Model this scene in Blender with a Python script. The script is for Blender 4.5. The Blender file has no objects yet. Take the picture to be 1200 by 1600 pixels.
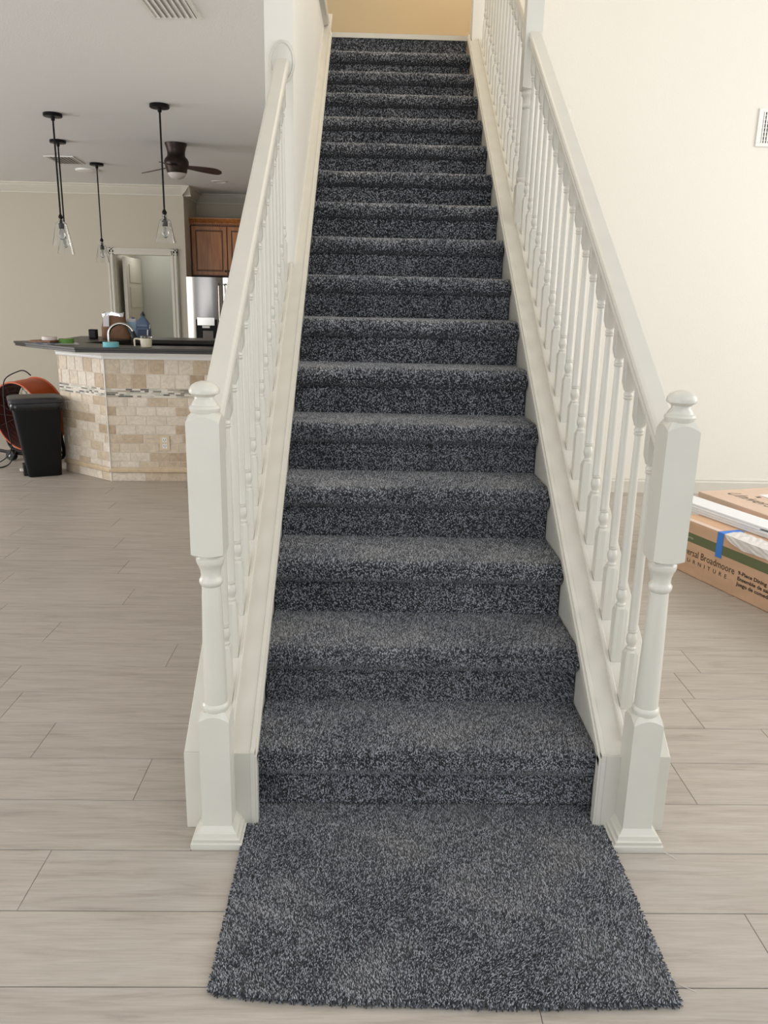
import bpy, bmesh, math, random
import numpy as np
from mathutils import Vector, Matrix
random.seed(7); rng = np.random.default_rng(11)
sc = bpy.context.scene; col = sc.collection
PI = math.pi

# ---------------------------------------------------------------- camera
cd = bpy.data.cameras.new('camera'); cam = bpy.data.objects.new('camera', cd); col.objects.link(cam)
F = Vector((0.02290111, 0.96581556, -0.25821667)); R = Vector((0.99961185, -0.01802264, 0.02124447)); U = R.cross(F)
m = Matrix.Identity(4)
for i in range(3): m[i][0] = R[i]; m[i][1] = U[i]; m[i][2] = -F[i]
m.translation = Vector((-0.17399, -1.91986, 1.36043)); cam.matrix_world = m
cd.sensor_fit = 'VERTICAL'; cd.sensor_height = 24.0; cd.lens = 1239.486 / 1600 * 24.0
cd.clip_start = .05; cd.clip_end = 60
sc.camera = cam
# ---------------------------------------------------------------- world, lights, exposure
w = bpy.data.worlds.new('world'); sc.world = w; w.use_nodes = True
w.node_tree.nodes['Background'].inputs[0].default_value = (.80, .90, 1.0, 1)
w.node_tree.nodes['Background'].inputs[1].default_value = .92
def area(name, loc, rot, sx, sy, power, color=(1, 1, 1)):
    l = bpy.data.lights.new(name, 'AREA'); l.shape = 'RECTANGLE'; l.size = sx; l.size_y = sy; l.energy = power; l.color = color
    o = bpy.data.objects.new(name, l); o.location = loc; o.rotation_euler = rot; col.objects.link(o); return o
area('window_light_right', (5.3, .6, 2.3), (0, math.radians(78), 0), 3.2, 4.2, 165, (.97, .98, 1.0))
area('window_light_high', (2.6, -3.2, 4.6), (math.radians(42), 0, 0), 4, 2.0, 66, (1, .95, .88))
area('stairwell_fill', (.1, 2.6, 5.1), (0, 0, 0), 1.6, 3.0, 26, (1, .84, .60))  # added warm fill that tints cap, rail and upper step tops
area('window_light_left', (-7.7, 3.2, 1.35), (0, math.radians(-90), 0), 2.0, 4.5, 190, (.98, .98, 1.0))
area('fill_light_left', (-3.8, -3.1, 1.0), (math.radians(118), 0, 0), 4.0, 1.4, 85, (.97, .98, 1.0))  # added fill, tilted up to brighten the kitchen and its ceiling
def point(name, loc, power, color, r=.1):
    l = bpy.data.lights.new(name, 'POINT'); l.energy = power; l.color = color; l.shadow_soft_size = r
    o = bpy.data.objects.new(name, l); o.location = loc; col.objects.link(o)
point('pantry_light', (-2.9, 8.5, 1.88), 2.0, (.96, .98, 1.0), .10)
point('hall_light', (.9, 4.6, 4.5), 20, (1.0, .94, .84), .12)
sc.view_settings.view_transform = 'Standard'; sc.view_settings.look = 'None'
sc.view_settings.gamma = 1; sc.view_settings.use_curve_mapping = False
sc.view_settings.exposure = 0.0

# ---------------------------------------------------------------- materials
def s2l(c): return tuple(((x / 255) / 12.92 if x / 255 < .04045 else ((x / 255 + .055) / 1.055) ** 2.4) for x in c)
def mat(name, c, rough=.5, metal=0, spec=.5, bump=0, bscale=200, var=0, vscale=6, stretch=None, coat=0):
    m = bpy.data.materials.new(name); m.use_nodes = True; nt = m.node_tree; b = nt.nodes['Principled BSDF']
    col4 = (*s2l(c), 1)
    b.inputs['Base Color'].default_value = col4; b.inputs['Roughness'].default_value = rough
    b.inputs['Metallic'].default_value = metal; b.inputs['Specular IOR Level'].default_value = spec
    b.inputs['Coat Weight'].default_value = coat
    tc = nt.nodes.new('ShaderNodeTexCoord')
    if var:
        n = nt.nodes.new('ShaderNodeTexNoise'); n.inputs['Scale'].default_value = vscale; n.inputs['Detail'].default_value = 5
        src = tc.outputs['Object']
        if stretch:
            mp = nt.nodes.new('ShaderNodeMapping'); mp.inputs['Scale'].default_value = stretch
            nt.links.new(src, mp.inputs[0]); src = mp.outputs[0]
        nt.links.new(src, n.inputs['Vector'])
        r = nt.nodes.new('ShaderNodeMapRange'); r.inputs[1].default_value = .3; r.inputs[2].default_value = .7
        r.inputs[3].default_value = 1 - var; r.inputs[4].default_value = 1 + var * .5
        nt.links.new(n.outputs[0], r.inputs[0])
        mx = nt.nodes.new('ShaderNodeMix'); mx.data_type = 'RGBA'; mx.blend_type = 'MULTIPLY'; mx.inputs[0].default_value = 1
        mx.inputs[6].default_value = col4; nt.links.new(r.outputs[0], mx.inputs[7]); nt.links.new(mx.outputs[2], b.inputs['Base Color'])
    if bump:
        n2 = nt.nodes.new('ShaderNodeTexNoise'); n2.inputs['Scale'].default_value = bscale; n2.inputs['Detail'].default_value = 3
        nt.links.new(tc.outputs['Object'], n2.inputs['Vector'])
        bp = nt.nodes.new('ShaderNodeBump'); bp.inputs['Strength'].default_value = bump; bp.inputs['Distance'].default_value = .002
        nt.links.new(n2.outputs[0], bp.inputs['Height']); nt.links.new(bp.outputs[0], b.inputs['Normal'])
    return m
def ramp(nt, stops, interp='LINEAR'):
    r = nt.nodes.new('ShaderNodeValToRGB'); r.color_ramp.interpolation = interp
    e = r.color_ramp.elements
    while len(e) < len(stops): e.new(.5)
    for k, (p, c) in enumerate(stops): e[k].position = p; e[k].color = (*s2l(c), 1)
    return r
M = {}
M['paint'] = mat('white_satin_paint', (214, 209, 197), .32, bump=.06, bscale=60, var=.03, vscale=9)
M['wall'] = mat('cream_wall_paint', (234, 229, 218), .75, bump=.35, bscale=90)
M['wall_kitchen'] = mat('greige_wall_paint', (201, 193, 176), .8, bump=.25, bscale=90)
M['wall_tan'] = mat('tan_hall_paint', (206, 184, 146), .8, bump=.2, bscale=90)
M['ceil'] = mat('ceiling_paint', (236, 236, 235), .9, bump=.5, bscale=110)
M['black'] = mat('black_plastic', (6, 6, 7), .5, spec=.25)
M['lid'] = mat('lid_plastic', (44, 44, 46), .38)
M['bag'] = mat('black_liner_film', (12, 12, 13), .22)
M['bronze'] = mat('black_bronze_metal', (20, 18, 18), .42, metal=.6)
M['fanbody'] = mat('oil_rubbed_bronze', (48, 38, 33), .38, metal=.7)
M['steel'] = mat('stainless_steel', (148, 144, 140), .26, metal=1)
M['steel_side'] = mat('grey_appliance_side', (105, 100, 96), .4, metal=.4)
M['chrome'] = mat('brushed_nickel', (190, 185, 178), .22, metal=1)
M['orange'] = mat('orange_enamel', (190, 84, 34), .42, var=.12, vscale=14)
M['orange_shade'] = mat('orange_enamel_shaded', (84, 26, 16), .5)  # darkened copy of the enamel: shade inside the drum as colour
M['blade'] = mat('dark_walnut_blade', (66, 34, 26), .35, var=.25, vscale=12, stretch=(3, 20, 3))
M['granite'] = mat('dark_granite', (50, 45, 40), .34, spec=.3, var=.5, vscale=160)
M['granite_edge'] = M['granite']
M['whiteplastic'] = mat('white_plastic', (235, 233, 228), .4)
M['almond'] = mat('almond_plastic', (214, 196, 165), .4)
M['slot'] = mat('dark_slot_shade', (30, 26, 22), .8)
M['card'] = mat('brown_cardboard', (214, 176, 146), .8, var=.10, vscale=5, stretch=(1, 1, 3))
M['card2'] = mat('pale_cardboard', (216, 190, 170), .8, var=.06, vscale=5)
M['green'] = mat('printed_green_band', (104, 112, 78), .8)
M['ink'] = mat('printed_dark_ink', (58, 46, 40), .85)
M['inkwhite'] = mat('printed_pale_ink', (214, 206, 184), .85)
M['bluetape'] = mat('blue_masking_tape', (62, 130, 222), .6)
M['packtape'] = mat('clear_packing_tape', (222, 196, 178), .3)
M['board'] = mat('white_trim_board', (236, 236, 238), .45)
M['film'] = mat('white_wrap_film', (226, 222, 220), .22)
M['turq'] = mat('turquoise_tape', (120, 196, 206), .5)
M['greentape'] = mat('green_tape', (92, 138, 52), .5)
M['whitetape'] = mat('white_tape', (220, 208, 204), .5)
M['kraft'] = mat('kraft_paper_bag', (128, 92, 66), .7, var=.25, vscale=25)
M['foil'] = mat('silver_foil', (210, 208, 210), .18, metal=1, bump=1, bscale=60)
M['label'] = mat('white_paper_label', (214, 210, 210), .6)
M['jugblue'] = mat('blue_bottle', (86, 104, 130), .3)
M['juglabel2'] = mat('navy_label', (52, 66, 92), .5)
M['juglabel'] = mat('pale_blue_label', (150, 182, 200), .5)
M['cream'] = mat('cream_enamel', (222, 214, 190), .4)
M['opal'] = mat('opal_glass', (205, 200, 195), .3)
M['rubber'] = mat('black_rubber', (16, 15, 15), .6)
M['door'] = mat('pale_grey_door_paint', (196, 196, 184), .5)
M['grout'] = mat('pale_grout', (222, 211, 196), .9)
M['tan_base'] = mat('travertine_moulding', (206, 184, 152), .5, var=.15, vscale=20)
M['sub'] = mat('dark_subfloor', (74, 66, 60), .9)
M['oakstrip'] = mat('bare_wood_strip', (196, 170, 140), .7, var=.35, vscale=10)
M['fluff'] = mat('pale_fibre', (226, 222, 216), .7)

def mk_glass():
    m = bpy.data.materials.new('clear_glass'); m.use_nodes = True; nt = m.node_tree
    b = nt.nodes['Principled BSDF']; b.inputs['Base Color'].default_value = (.97, .98, .98, 1)
    b.inputs['Roughness'].default_value = .02; b.inputs['Transmission Weight'].default_value = 1; b.inputs['IOR'].default_value = 1.45
    return m
M['glass'] = mk_glass()
def mk_wood():
    m = bpy.data.materials.new('stained_maple'); m.use_nodes = True; nt = m.node_tree; b = nt.nodes['Principled BSDF']
    tc = nt.nodes.new('ShaderNodeTexCoord'); mp = nt.nodes.new('ShaderNodeMapping'); mp.inputs['Scale'].default_value = (14, 14, 1.6)
    n = nt.nodes.new('ShaderNodeTexNoise'); n.inputs['Scale'].default_value = 3; n.inputs['Detail'].default_value = 6
    r = ramp(nt, [(.3, (156, 94, 46)), (.7, (186, 126, 72))])
    nt.links.new(tc.outputs['Object'], mp.inputs[0]); nt.links.new(mp.outputs[0], n.inputs['Vector']); nt.links.new(n.outputs[0], r.inputs[0])
    nt.links.new(r.outputs[0], b.inputs['Base Color']); b.inputs['Roughness'].default_value = .38
    return m
M['wood'] = mk_wood()
M['wood_dark'] = mat('stained_maple_glaze', (92, 54, 30), .4, var=.2, vscale=20)
def mk_plank():
    m = bpy.data.materials.new('greige_vinyl_plank'); m.use_nodes = True; nt = m.node_tree; b = nt.nodes['Principled BSDF']; L = nt.links.new
    tc = nt.nodes.new('ShaderNodeTexCoord'); oi = nt.nodes.new('ShaderNodeObjectInfo'); ge = nt.nodes.new('ShaderNodeNewGeometry')
    ad = nt.nodes.new('ShaderNodeMath'); L(oi.outputs['Random'], ad.inputs[0]); L(ge.outputs['Random Per Island'], ad.inputs[1])
    fr = nt.nodes.new('ShaderNodeMath'); fr.operation = 'FRACT'; L(ad.outputs[0], fr.inputs[0])
    sc_ = nt.nodes.new('ShaderNodeMath'); sc_.operation = 'MULTIPLY'; sc_.inputs[1].default_value = 37; L(fr.outputs[0], sc_.inputs[0])
    cb = nt.nodes.new('ShaderNodeCombineXYZ'); L(sc_.outputs[0], cb.inputs[0]); L(sc_.outputs[0], cb.inputs[2])
    va = nt.nodes.new('ShaderNodeVectorMath'); L(tc.outputs['Object'], va.inputs[0]); L(cb.outputs[0], va.inputs[1])
    mp = nt.nodes.new('ShaderNodeMapping'); mp.inputs['Scale'].default_value = (1.6, 16, 1); L(va.outputs[0], mp.inputs[0])
    n = nt.nodes.new('ShaderNodeTexNoise'); n.inputs['Scale'].default_value = 2.2; n.inputs['Detail'].default_value = 8; n.inputs['Roughness'].default_value = .62; n.inputs['Distortion'].default_value = .6
    L(mp.outputs[0], n.inputs['Vector'])
    mp2 = nt.nodes.new('ShaderNodeMapping'); mp2.inputs['Scale'].default_value = (5, 110, 1); L(va.outputs[0], mp2.inputs[0])
    n2 = nt.nodes.new('ShaderNodeTexNoise'); n2.inputs['Scale'].default_value = 2; n2.inputs['Detail'].default_value = 4; L(mp2.outputs[0], n2.inputs['Vector'])
    r = ramp(nt, [(.25, (156, 146, 135)), (.47, (177, 167, 156)), (.75, (188, 180, 170))]); L(n.outputs[0], r.inputs[0])
    r2 = nt.nodes.new('ShaderNodeMapRange'); r2.inputs[1].default_value = .35; r2.inputs[2].default_value = .6; r2.inputs[3].default_value = .93; r2.inputs[4].default_value = 1.02; L(n2.outputs[0], r2.inputs[0])
    tint = nt.nodes.new('ShaderNodeMapRange'); tint.inputs[3].default_value = .96; tint.inputs[4].default_value = 1.03; L(fr.outputs[0], tint.inputs[0])
    mu = nt.nodes.new('ShaderNodeMath'); mu.operation = 'MULTIPLY'; L(r2.outputs[0], mu.inputs[0]); L(tint.outputs[0], mu.inputs[1])
    mx = nt.nodes.new('ShaderNodeMix'); mx.data_type = 'RGBA'; mx.blend_type = 'MULTIPLY'; mx.inputs[0].default_value = 1
    L(r.outputs[0], mx.inputs[6]); L(mu.outputs[0], mx.inputs[7]); L(mx.outputs[2], b.inputs['Base Color'])
    b.inputs['Roughness'].default_value = .42; b.inputs['Specular IOR Level'].default_value = .35
    bp = nt.nodes.new('ShaderNodeBump'); bp.inputs['Strength'].default_value = .15; bp.inputs['Distance'].default_value = .001
    L(n2.outputs[0], bp.inputs['Height']); L(bp.outputs[0], b.inputs['Normal'])
    return m
M['plank'] = mk_plank()
def mk_tile():
    m = bpy.data.materials.new('tumbled_travertine'); m.use_nodes = True; nt = m.node_tree; b = nt.nodes['Principled BSDF']; L = nt.links.new
    tc = nt.nodes.new('ShaderNodeTexCoord'); oi = nt.nodes.new('ShaderNodeObjectInfo')
    r = ramp(nt, [(0, (226, 214, 197)), (.5, (219, 205, 186)), (.72, (208, 190, 165)), (.88, (194, 172, 145)), (1, (176, 152, 126))]); L(oi.outputs['Random'], r.inputs[0])
    sc_ = nt.nodes.new('ShaderNodeMath'); sc_.operation = 'MULTIPLY'; sc_.inputs[1].default_value = 31; L(oi.outputs['Random'], sc_.inputs[0])
    va = nt.nodes.new('ShaderNodeVectorMath'); L(tc.outputs['Object'], va.inputs[0]); L(sc_.outputs[0], va.inputs[1])
    n = nt.nodes.new('ShaderNodeTexNoise'); n.inputs['Scale'].default_value = 22; n.inputs['Detail'].default_value = 6; n.inputs['Distortion'].default_value = 1.4; L(va.outputs[0], n.inputs['Vector'])
    mr = nt.nodes.new('ShaderNodeMapRange'); mr.inputs[1].default_value = .3; mr.inputs[2].default_value = .7; mr.inputs[3].default_value = .82; mr.inputs[4].default_value = 1.1; L(n.outputs[0], mr.inputs[0])
    mx = nt.nodes.new('ShaderNodeMix'); mx.data_type = 'RGBA'; mx.blend_type = 'MULTIPLY'; mx.inputs[0].default_value = 1
    L(r.outputs[0], mx.inputs[6]); L(mr.outputs[0], mx.inputs[7]); L(mx.outputs[2], b.inputs['Base Color'])
    b.inputs['Roughness'].default_value = .6
    bp = nt.nodes.new('ShaderNodeBump'); bp.inputs['Strength'].default_value = .5; bp.inputs['Distance'].default_value = .003
    L(n.outputs[0], bp.inputs['Height']); L(bp.outputs[0], b.inputs['Normal'])
    return m
M['tile'] = mk_tile()
def mk_mosaic():
    m = bpy.data.materials.new('glass_strip_mosaic'); m.use_nodes = True; nt = m.node_tree; b = nt.nodes['Principled BSDF']
    ge = nt.nodes.new('ShaderNodeNewGeometry')
    r = ramp(nt, [(0, (222, 214, 200)), (.34, (188, 186, 170)), (.52, (172, 160, 140)), (.68, (128, 120, 104)), (.84, (88, 84, 72)), (.93, (206, 200, 190))], 'CONSTANT')
    nt.links.new(ge.outputs['Random Per Island'], r.inputs[0]); nt.links.new(r.outputs[0], b.inputs['Base Color']); b.inputs['Roughness'].default_value = .25
    return m
M['mosaic'] = mk_mosaic()
def mk_carpet(name, attr):
    m = bpy.data.materials.new(name); m.use_nodes = True; nt = m.node_tree; b = nt.nodes['Principled BSDF']
    b.inputs['Roughness'].default_value = .95; b.inputs['Specular IOR Level'].default_value = .1
    b.inputs['Sheen Weight'].default_value = .25; b.inputs['Sheen Roughness'].default_value = .6
    if attr:
        a = nt.nodes.new('ShaderNodeAttribute'); a.attribute_name = 'yarn'; nt.links.new(a.outputs['Color'], b.inputs['Base Color'])
    else: b.inputs['Base Color'].default_value = (*s2l((44, 46, 52)), 1)
    return m
M['yarn'] = mk_carpet('carpet_yarn', True); M['carpet'] = mk_carpet('carpet_backing', False)

# ---------------------------------------------------------------- helpers
def link(name, me, m, parent=None, smooth=False, bevel=0):
    o = bpy.data.objects.new(name, me); col.objects.link(o)
    if m is not None and not me.materials: me.materials.append(m)
    if parent: o.parent = parent
    if smooth:
        for p in me.polygons: p.use_smooth = True
        try: me.set_sharp_from_angle(angle=math.radians(38))
        except Exception: pass
    if bevel:
        b = o.modifiers.new('bevel', 'BEVEL'); b.width = bevel; b.segments = 2; b.limit_method = 'ANGLE'; b.angle_limit = math.radians(35)
    return o
def pd(name, v, f, m, parent=None, **k):
    me = bpy.data.meshes.new(name); me.from_pydata([tuple(x) for x in v], [], f); me.update(); return link(name, me, m, parent, **k)
BF = [(0, 3, 2, 1), (4, 5, 6, 7), (0, 1, 5, 4), (1, 2, 6, 5), (2, 3, 7, 6), (3, 0, 4, 7)]
def bxv(x0, x1, y0, y1, z0, z1): return [(x0, y0, z0), (x1, y0, z0), (x1, y1, z0), (x0, y1, z0), (x0, y0, z1), (x1, y0, z1), (x1, y1, z1), (x0, y1, z1)]
def box(name, x0, x1, y0, y1, z0, z1, m, parent=None, bevel=0): return pd(name, bxv(x0, x1, y0, y1, z0, z1), BF, m, parent, bevel=bevel)
class MB:
    def __init__(s): s.v = []; s.f = []; s.flat = []
    def add(s, v, f):
        n = len(s.v); s.v += [tuple(x) for x in v]; s.f += [tuple(i + n for i in q) for q in f]; return s
    def box(s, *a): return s.add(bxv(*a), BF)
    def frame(s, O, A, B, C_, a, b, c, a0=0, b0=0, c0=0):   # box spanned on axes A,B,C
        O = Vector(O); v = []
        for (i, j, k) in ((0, 0, 0), (1, 0, 0), (1, 1, 0), (0, 1, 0), (0, 0, 1), (1, 0, 1), (1, 1, 1), (0, 1, 1)):
            v.append(O + A * (a0 + i * a) + B * (b0 + j * b) + C_ * (c0 + k * c))
        return s.add(v, BF)
    def lathe(s, prof, c=(0, 0, 0), n=24, mat=None):
        v = []; f = []
        for (r, z) in prof:
            for i in range(n):
                a = 2 * PI * i / n; v.append(Vector((r * math.cos(a), r * math.sin(a), z)))
        for j in range(len(prof) - 1):
            for i in range(n):
                k = (i + 1) % n; f.append((j * n + i, j * n + k, (j + 1) * n + k, (j + 1) * n + i))
        f.append(tuple(range(n))[::-1]); f.append(tuple((len(prof) - 1) * n + i for i in range(n)))
        if mat is not None: v = [mat @ p for p in v]
        v = [(p.x + c[0], p.y + c[1], p.z + c[2]) for p in v]
        return s.add(v, f)
    def prism(s, poly, z0, z1):
        n = len(poly); v = [(x, y, z0) for x, y in poly] + [(x, y, z1) for x, y in poly]
        return s.add(v, [tuple(range(n))[::-1], tuple(range(n, 2 * n))] + [(i, (i + 1) % n, (i + 1) % n + n, i + n) for i in range(n)])
    def sweep(s, prof, A, B, closed=True):   # profile (vec list at A) translated to B
        n = len(prof); A = Vector(A); B = Vector(B); v = [A + Vector(p) for p in prof] + [B + Vector(p) for p in prof]
        return s.add(v, [tuple(range(n))[::-1], tuple(range(n, 2 * n))] + [(i, (i + 1) % n, (i + 1) % n + n, i + n) for i in range(n)])
    def tube(s, pts, r, n=8):
        pts = [Vector(p) for p in pts]; v = []; f = []; up = None
        for i, p in enumerate(pts):
            t = (pts[min(i + 1, len(pts) - 1)] - pts[max(i - 1, 0)]).normalized()
            if up is None: up = t.orthogonal().normalized()
            up = (up - t * up.dot(t)).normalized(); sd = t.cross(up)
            rr = r[i] if isinstance(r, (list, tuple)) else r
            for k in range(n):
                a = 2 * PI * k / n; v.append(p + (up * math.cos(a) + sd * math.sin(a)) * rr)
        for j in range(len(pts) - 1):
            for k in range(n): f.append((j * n + k, j * n + (k + 1) % n, (j + 1) * n + (k + 1) % n, (j + 1) * n + k))
        f.append(tuple(range(n))[::-1]); f.append(tuple((len(pts) - 1) * n + k for k in range(n)))
        return s.add(v, f)
    def obj(s, name, m, parent=None, **k):
        o = pd(name, s.v, s.f, m, parent, **k)
        for a, b in s.flat:
            for p in o.data.polygons[a:b]: p.use_smooth = False
        return o
def bez(pts, n=8):   # catmull-rom
    P = [Vector(p) for p in pts]; P = [P[0] * 2 - P[1]] + P + [P[-1] * 2 - P[-2]]; o = []
    for i in range(1, len(P) - 2):
        for k in range(n):
            t = k / n; a, b, c, d = P[i - 1], P[i], P[i + 1], P[i + 2]
            o.append(.5 * ((2 * b) + (c - a) * t + (2 * a - 5 * b + 4 * c - d) * t * t + (-a + 3 * b - 3 * c + d) * t ** 3))
    o.append(P[-2]); return o
def empty(name, label, cat, loc=(0, 0, 0), group=None):
    o = bpy.data.objects.new(name, None); col.objects.link(o); o.location = loc; o.empty_display_size = .1
    o['label'] = label; o['category'] = cat
    if group: o['group'] = group
    return o
def tag(o, label, cat, group=None):
    o['label'] = label; o['category'] = cat
    if group: o['group'] = group
    return o
def struct(o, label=None, cat='wall'):
    o['kind'] = 'structure'; o['category'] = cat
    if label: o['label'] = label
    return o
def part(o, parent):      # parent keeping world coordinates (parents are unrotated)
    o.parent = parent; o.location = o.location - parent.location; return o
def W(parent):            # offset helper: mesh built in world coordinates under an empty with a location
    return lambda o: (setattr(o, 'location', Vector((-parent.location.x, -parent.location.y, -parent.location.z))), o)[1]

# ================================================================ stair geometry constants
RI, Q, G = .182, .0001, .2609
SL = (RI + 16 * Q) / G
def ZS(k): return RI * k + Q * k * k
def CAPZ(y): return .285 + SL * y
YW = 1.727           # front end of the full-height wall on the left
YR = 3.87            # plane of the right room's wall

# ================================================================ floor
PW = .2069; Y0 = .2261
floor = box('floor', -8, 6, -6, 9.4, -.06, -.006, M['sub']); struct(floor, 'greige wood-look vinyl plank floor running under stairs and kitchen', 'floor')
PLL = 1.17
plmesh = {}
def plank_mesh(L):
    key = round(L, 3)
    if key in plmesh: return plmesh[key]
    g = .0009; c = .0012; a, b = g * .6, L - g * .6; y0, y1 = g * 1.3, PW - g * 1.3
    v = [(a, y0, -.005), (b, y0, -.005), (b, y1, -.005), (a, y1, -.005), (a, y0, -c), (b, y0, -c), (b, y1, -c), (a, y1, -c),
         (a + c, y0 + c, 0), (b - c, y0 + c, 0), (b - c, y1 - c, 0), (a + c, y1 - c, 0)]
    f = [(0, 1, 5, 4), (1, 2, 6, 5), (2, 3, 7, 6), (3, 0, 4, 7), (4, 5, 9, 8), (5, 6, 10, 9), (6, 7, 11, 10), (7, 4, 8, 11), (8, 9, 10, 11)]
    me = bpy.data.meshes.new('floor_plank'); me.from_pydata(v, [], f); me.materials.append(M['plank']); plmesh[key] = me; return me
known = {-5: [.188], -4: [-.45], -3: [-.954], -2: [-.605, .487], -1: [-.81, .778], 0: [-1.177, 1.158], 1: [-.2], 2: [-1.463, 1.019], 3: [-.924, 1.125], 4: [-.3]}
def row_joints(j, x0, x1):
    ks = known.get(j) or [-2 + ((j * .437) % 1) * PLL]
    js = set()
    x = ks[0]
    while x > x0: js.add(round(x, 4)); x -= PLL
    for a, b in zip(ks, ks[1:]):
        n = max(1, round((b - a) / PLL)); 
        for i in range(1, n): js.add(round(a + (b - a) * i / n, 4))
    x = ks[-1]
    while x < x1: js.add(round(x, 4)); x += PLL
    return sorted(js | {x0, x1})
nb = 0
far = MB()
for j in range(-30, 44):
    y = Y0 - PW + j * PW      # row j spans y..y+PW ; row 0 = [.019,.226]
    yy = Y0 + (j - 0) * PW - 0.0
    ya = .0192 + (j + 0) * PW
    # rows in 'known' are indexed so that row 0 -> [.226,.433], row -1 -> [.019,.226]
    ya = Y0 + j * PW
    if ya + PW < -5.9 or ya > 9.2: continue
    X0, X1 = (-4.2, 3.6) if -1.1 < ya < 4.1 else (-7.8, 5.8)
    for a, b in zip(*(lambda q: (q, q[1:]))(row_joints(j, X0, X1))):
        if b - a < .01: continue
        if -1.1 < ya < 4.1:
            if ya > -.1 and a > -.62 and b < .62: continue
            o = bpy.data.objects.new('floor_plank', plank_mesh(b - a)); o.location = (a, ya, 0); o.parent = floor; col.objects.link(o); nb += 1
        else:
            me = plank_mesh(b - a); far.add([(p.co.x + a, p.co.y + ya, p.co.z) for p in me.vertices], [tuple(q.vertices) for q in me.polygons])
for j in range(-30, 44):
    ya = Y0 + j * PW
    if -1.1 < ya < 4.1:
        for X0, X1 in ((-7.8, -4.2), (3.6, 5.8)):
            me = plank_mesh(X1 - X0); far.add([(p.co.x + X0, p.co.y + ya, p.co.z) for p in me.vertices], [tuple(q.vertices) for q in me.polygons])
o = far.obj('distant_floor_planks', M['plank'], floor); o['kind'] = 'stuff'

# ================================================================ walls and ceilings
H = 5.2; HC = 2.6
wr = pd('wall_right', [(x, y, z) for y in (YR, YR + .12) for (x, z) in ((.625, 0), (5.8, 0), (5.8, H), (.469, H), (.469, 2.9), (.625, 2.9))],
        [(0, 1, 2, 3, 4, 5), (11, 10, 9, 8, 7, 6)] + [(i, (i + 6), (i + 1) % 6 + 6, (i + 1) % 6) for i in range(6)], M['wall'])
struct(wr, 'tall white textured wall behind the right-hand stair railing')
struct(box('wall_far_right', 5.8, 5.95, -2.2, YR + .1, 0, H, M['wall']), 'white side wall of the right-hand room')
# left stair wall (upper, full height)
LX0, LX1 = -.62, -.503
wl = box('wall_stair_left', LX0, LX1, YW, 4.22, .0, H, M['wall']); struct(wl, 'full-height cream wall on the left of the stairs where the railing ends')
struct(box('wall_kitchen_right', LX0, LX1 - .04, 4.22, 9.3, 0, HC + .1, M['wall_kitchen']), 'kitchen side wall behind the staircase')
WY = 8.12
struct(box('wall_kitchen_back', -8, -2.385, WY, 9.3, 2.0, HC, M['wall_kitchen']), 'greige far kitchen wall under the crown moulding')
# opening in the kitchen wall: x -3.24..-2.555, z up to 1.82
bw = MB().box(-8, -3.24, WY, 9.3, 0, 2.0).box(-2.555, -2.385, WY, 9.3, 0, 2.0).box(-3.24, -2.555, WY, WY + .12, 1.82, 2.0)
struct(bw.obj('wall_kitchen_back', M['wall_kitchen']), 'greige far kitchen wall around the cased opening')
struct(box('wall_alcove', -2.5, LX0, 8.83, 8.95, 0, HC, M['wall_kitchen']), 'shadowed alcove wall behind the maple cabinets')
struct(box('wall_pantry', -3.3, -2.5, 8.9, 9.0, 0, 2.2, M['door']), 'pale grey wall seen through the cased opening')
struct(box('wall_left', -8, -7.85, -2.2, 9.3, 0, HC, M['wall_kitchen']), 'left kitchen wall')
struct(box('ceiling', -8, LX0, -3.2, 9.3, HC, HC + .1, M['ceil']), 'flat grey-white kitchen ceiling', 'ceiling')
struct(box('ceiling_upper', -3, 6, -3.2, 6.5, H, H + .1, M['ceil']), 'high ceiling above the stairs', 'ceiling')
struct(box('wall_balcony', LX0, LX1, -3.2, YW, HC - .0, H, M['wall']), 'upper wall above kitchen ceiling edge') if False else None
# upstairs hall
struct(box('wall_hall', -1.6, 2.2, 5.2, 5.3, 2.9, H, M['wall_tan']), 'tan hallway wall at the top of the stairs')
struct(box('floor_landing', -1.6, 2.2, 16 * G + .02, 5.3, 2.86, ZS(17) - .02, M['oakstrip']), 'upstairs landing floor', 'floor')
# ledge moulding where the upper floor meets the left wall
lg = MB().sweep([(0, 0, 0), (.028, 0, .012), (.034, 0, .03), (.034, 0, .05), (0, 0, .06)], (LX1, 3.35, 3.085), (LX1, 4.2, 3.115))
struct(lg.obj('trim_3', M['paint']), 'white ledge moulding high on the left stair wall', 'trim')
# right baseboard
bb = MB().sweep([(0, -.015, 0), (0, -.015, .085), (0, -.011, .095), (0, -.011, .105), (0, -.004, .118), (0, 0, .12), (0, 0, 0)], (.64, YR, 0), (5.8, YR, 0))
struct(bb.obj('baseboard_right', M['paint']), 'white moulded baseboard along the tall right wall', 'baseboard')
# crown moulding
CP = [(0, 0), (-.012, 0), (-.014, .012), (-.022, .02), (-.05, .052), (-.07, .078), (-.075, .09), (-.088, .098), (-.09, .11), (0, .11)]   # (out, up)
def crown(name, A, B, out, label):
    pr = [(out[0] * -u, out[1] * -u, z) for u, z in CP]
    return struct(MB().sweep(pr, (A[0], A[1], HC - .11), (B[0], B[1], HC - .11)).obj(name, M['paint_k']), label, 'trim')
M['paint_k'] = mat('crown_paint', (214, 209, 195), .5)
crown('trim_1', (-7.9, WY), (-2.295, WY), (0, -1), 'crown moulding along the far kitchen wall')
crown('trim_2', (-2.385, WY - .09), (-2.385, 8.83), (1, 0), 'crown moulding returning into the cabinet alcove')
crown('trim_4', (-2.385, 8.83), (LX0, 8.83), (0, -1), 'crown moulding above the maple cabinets')
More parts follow.
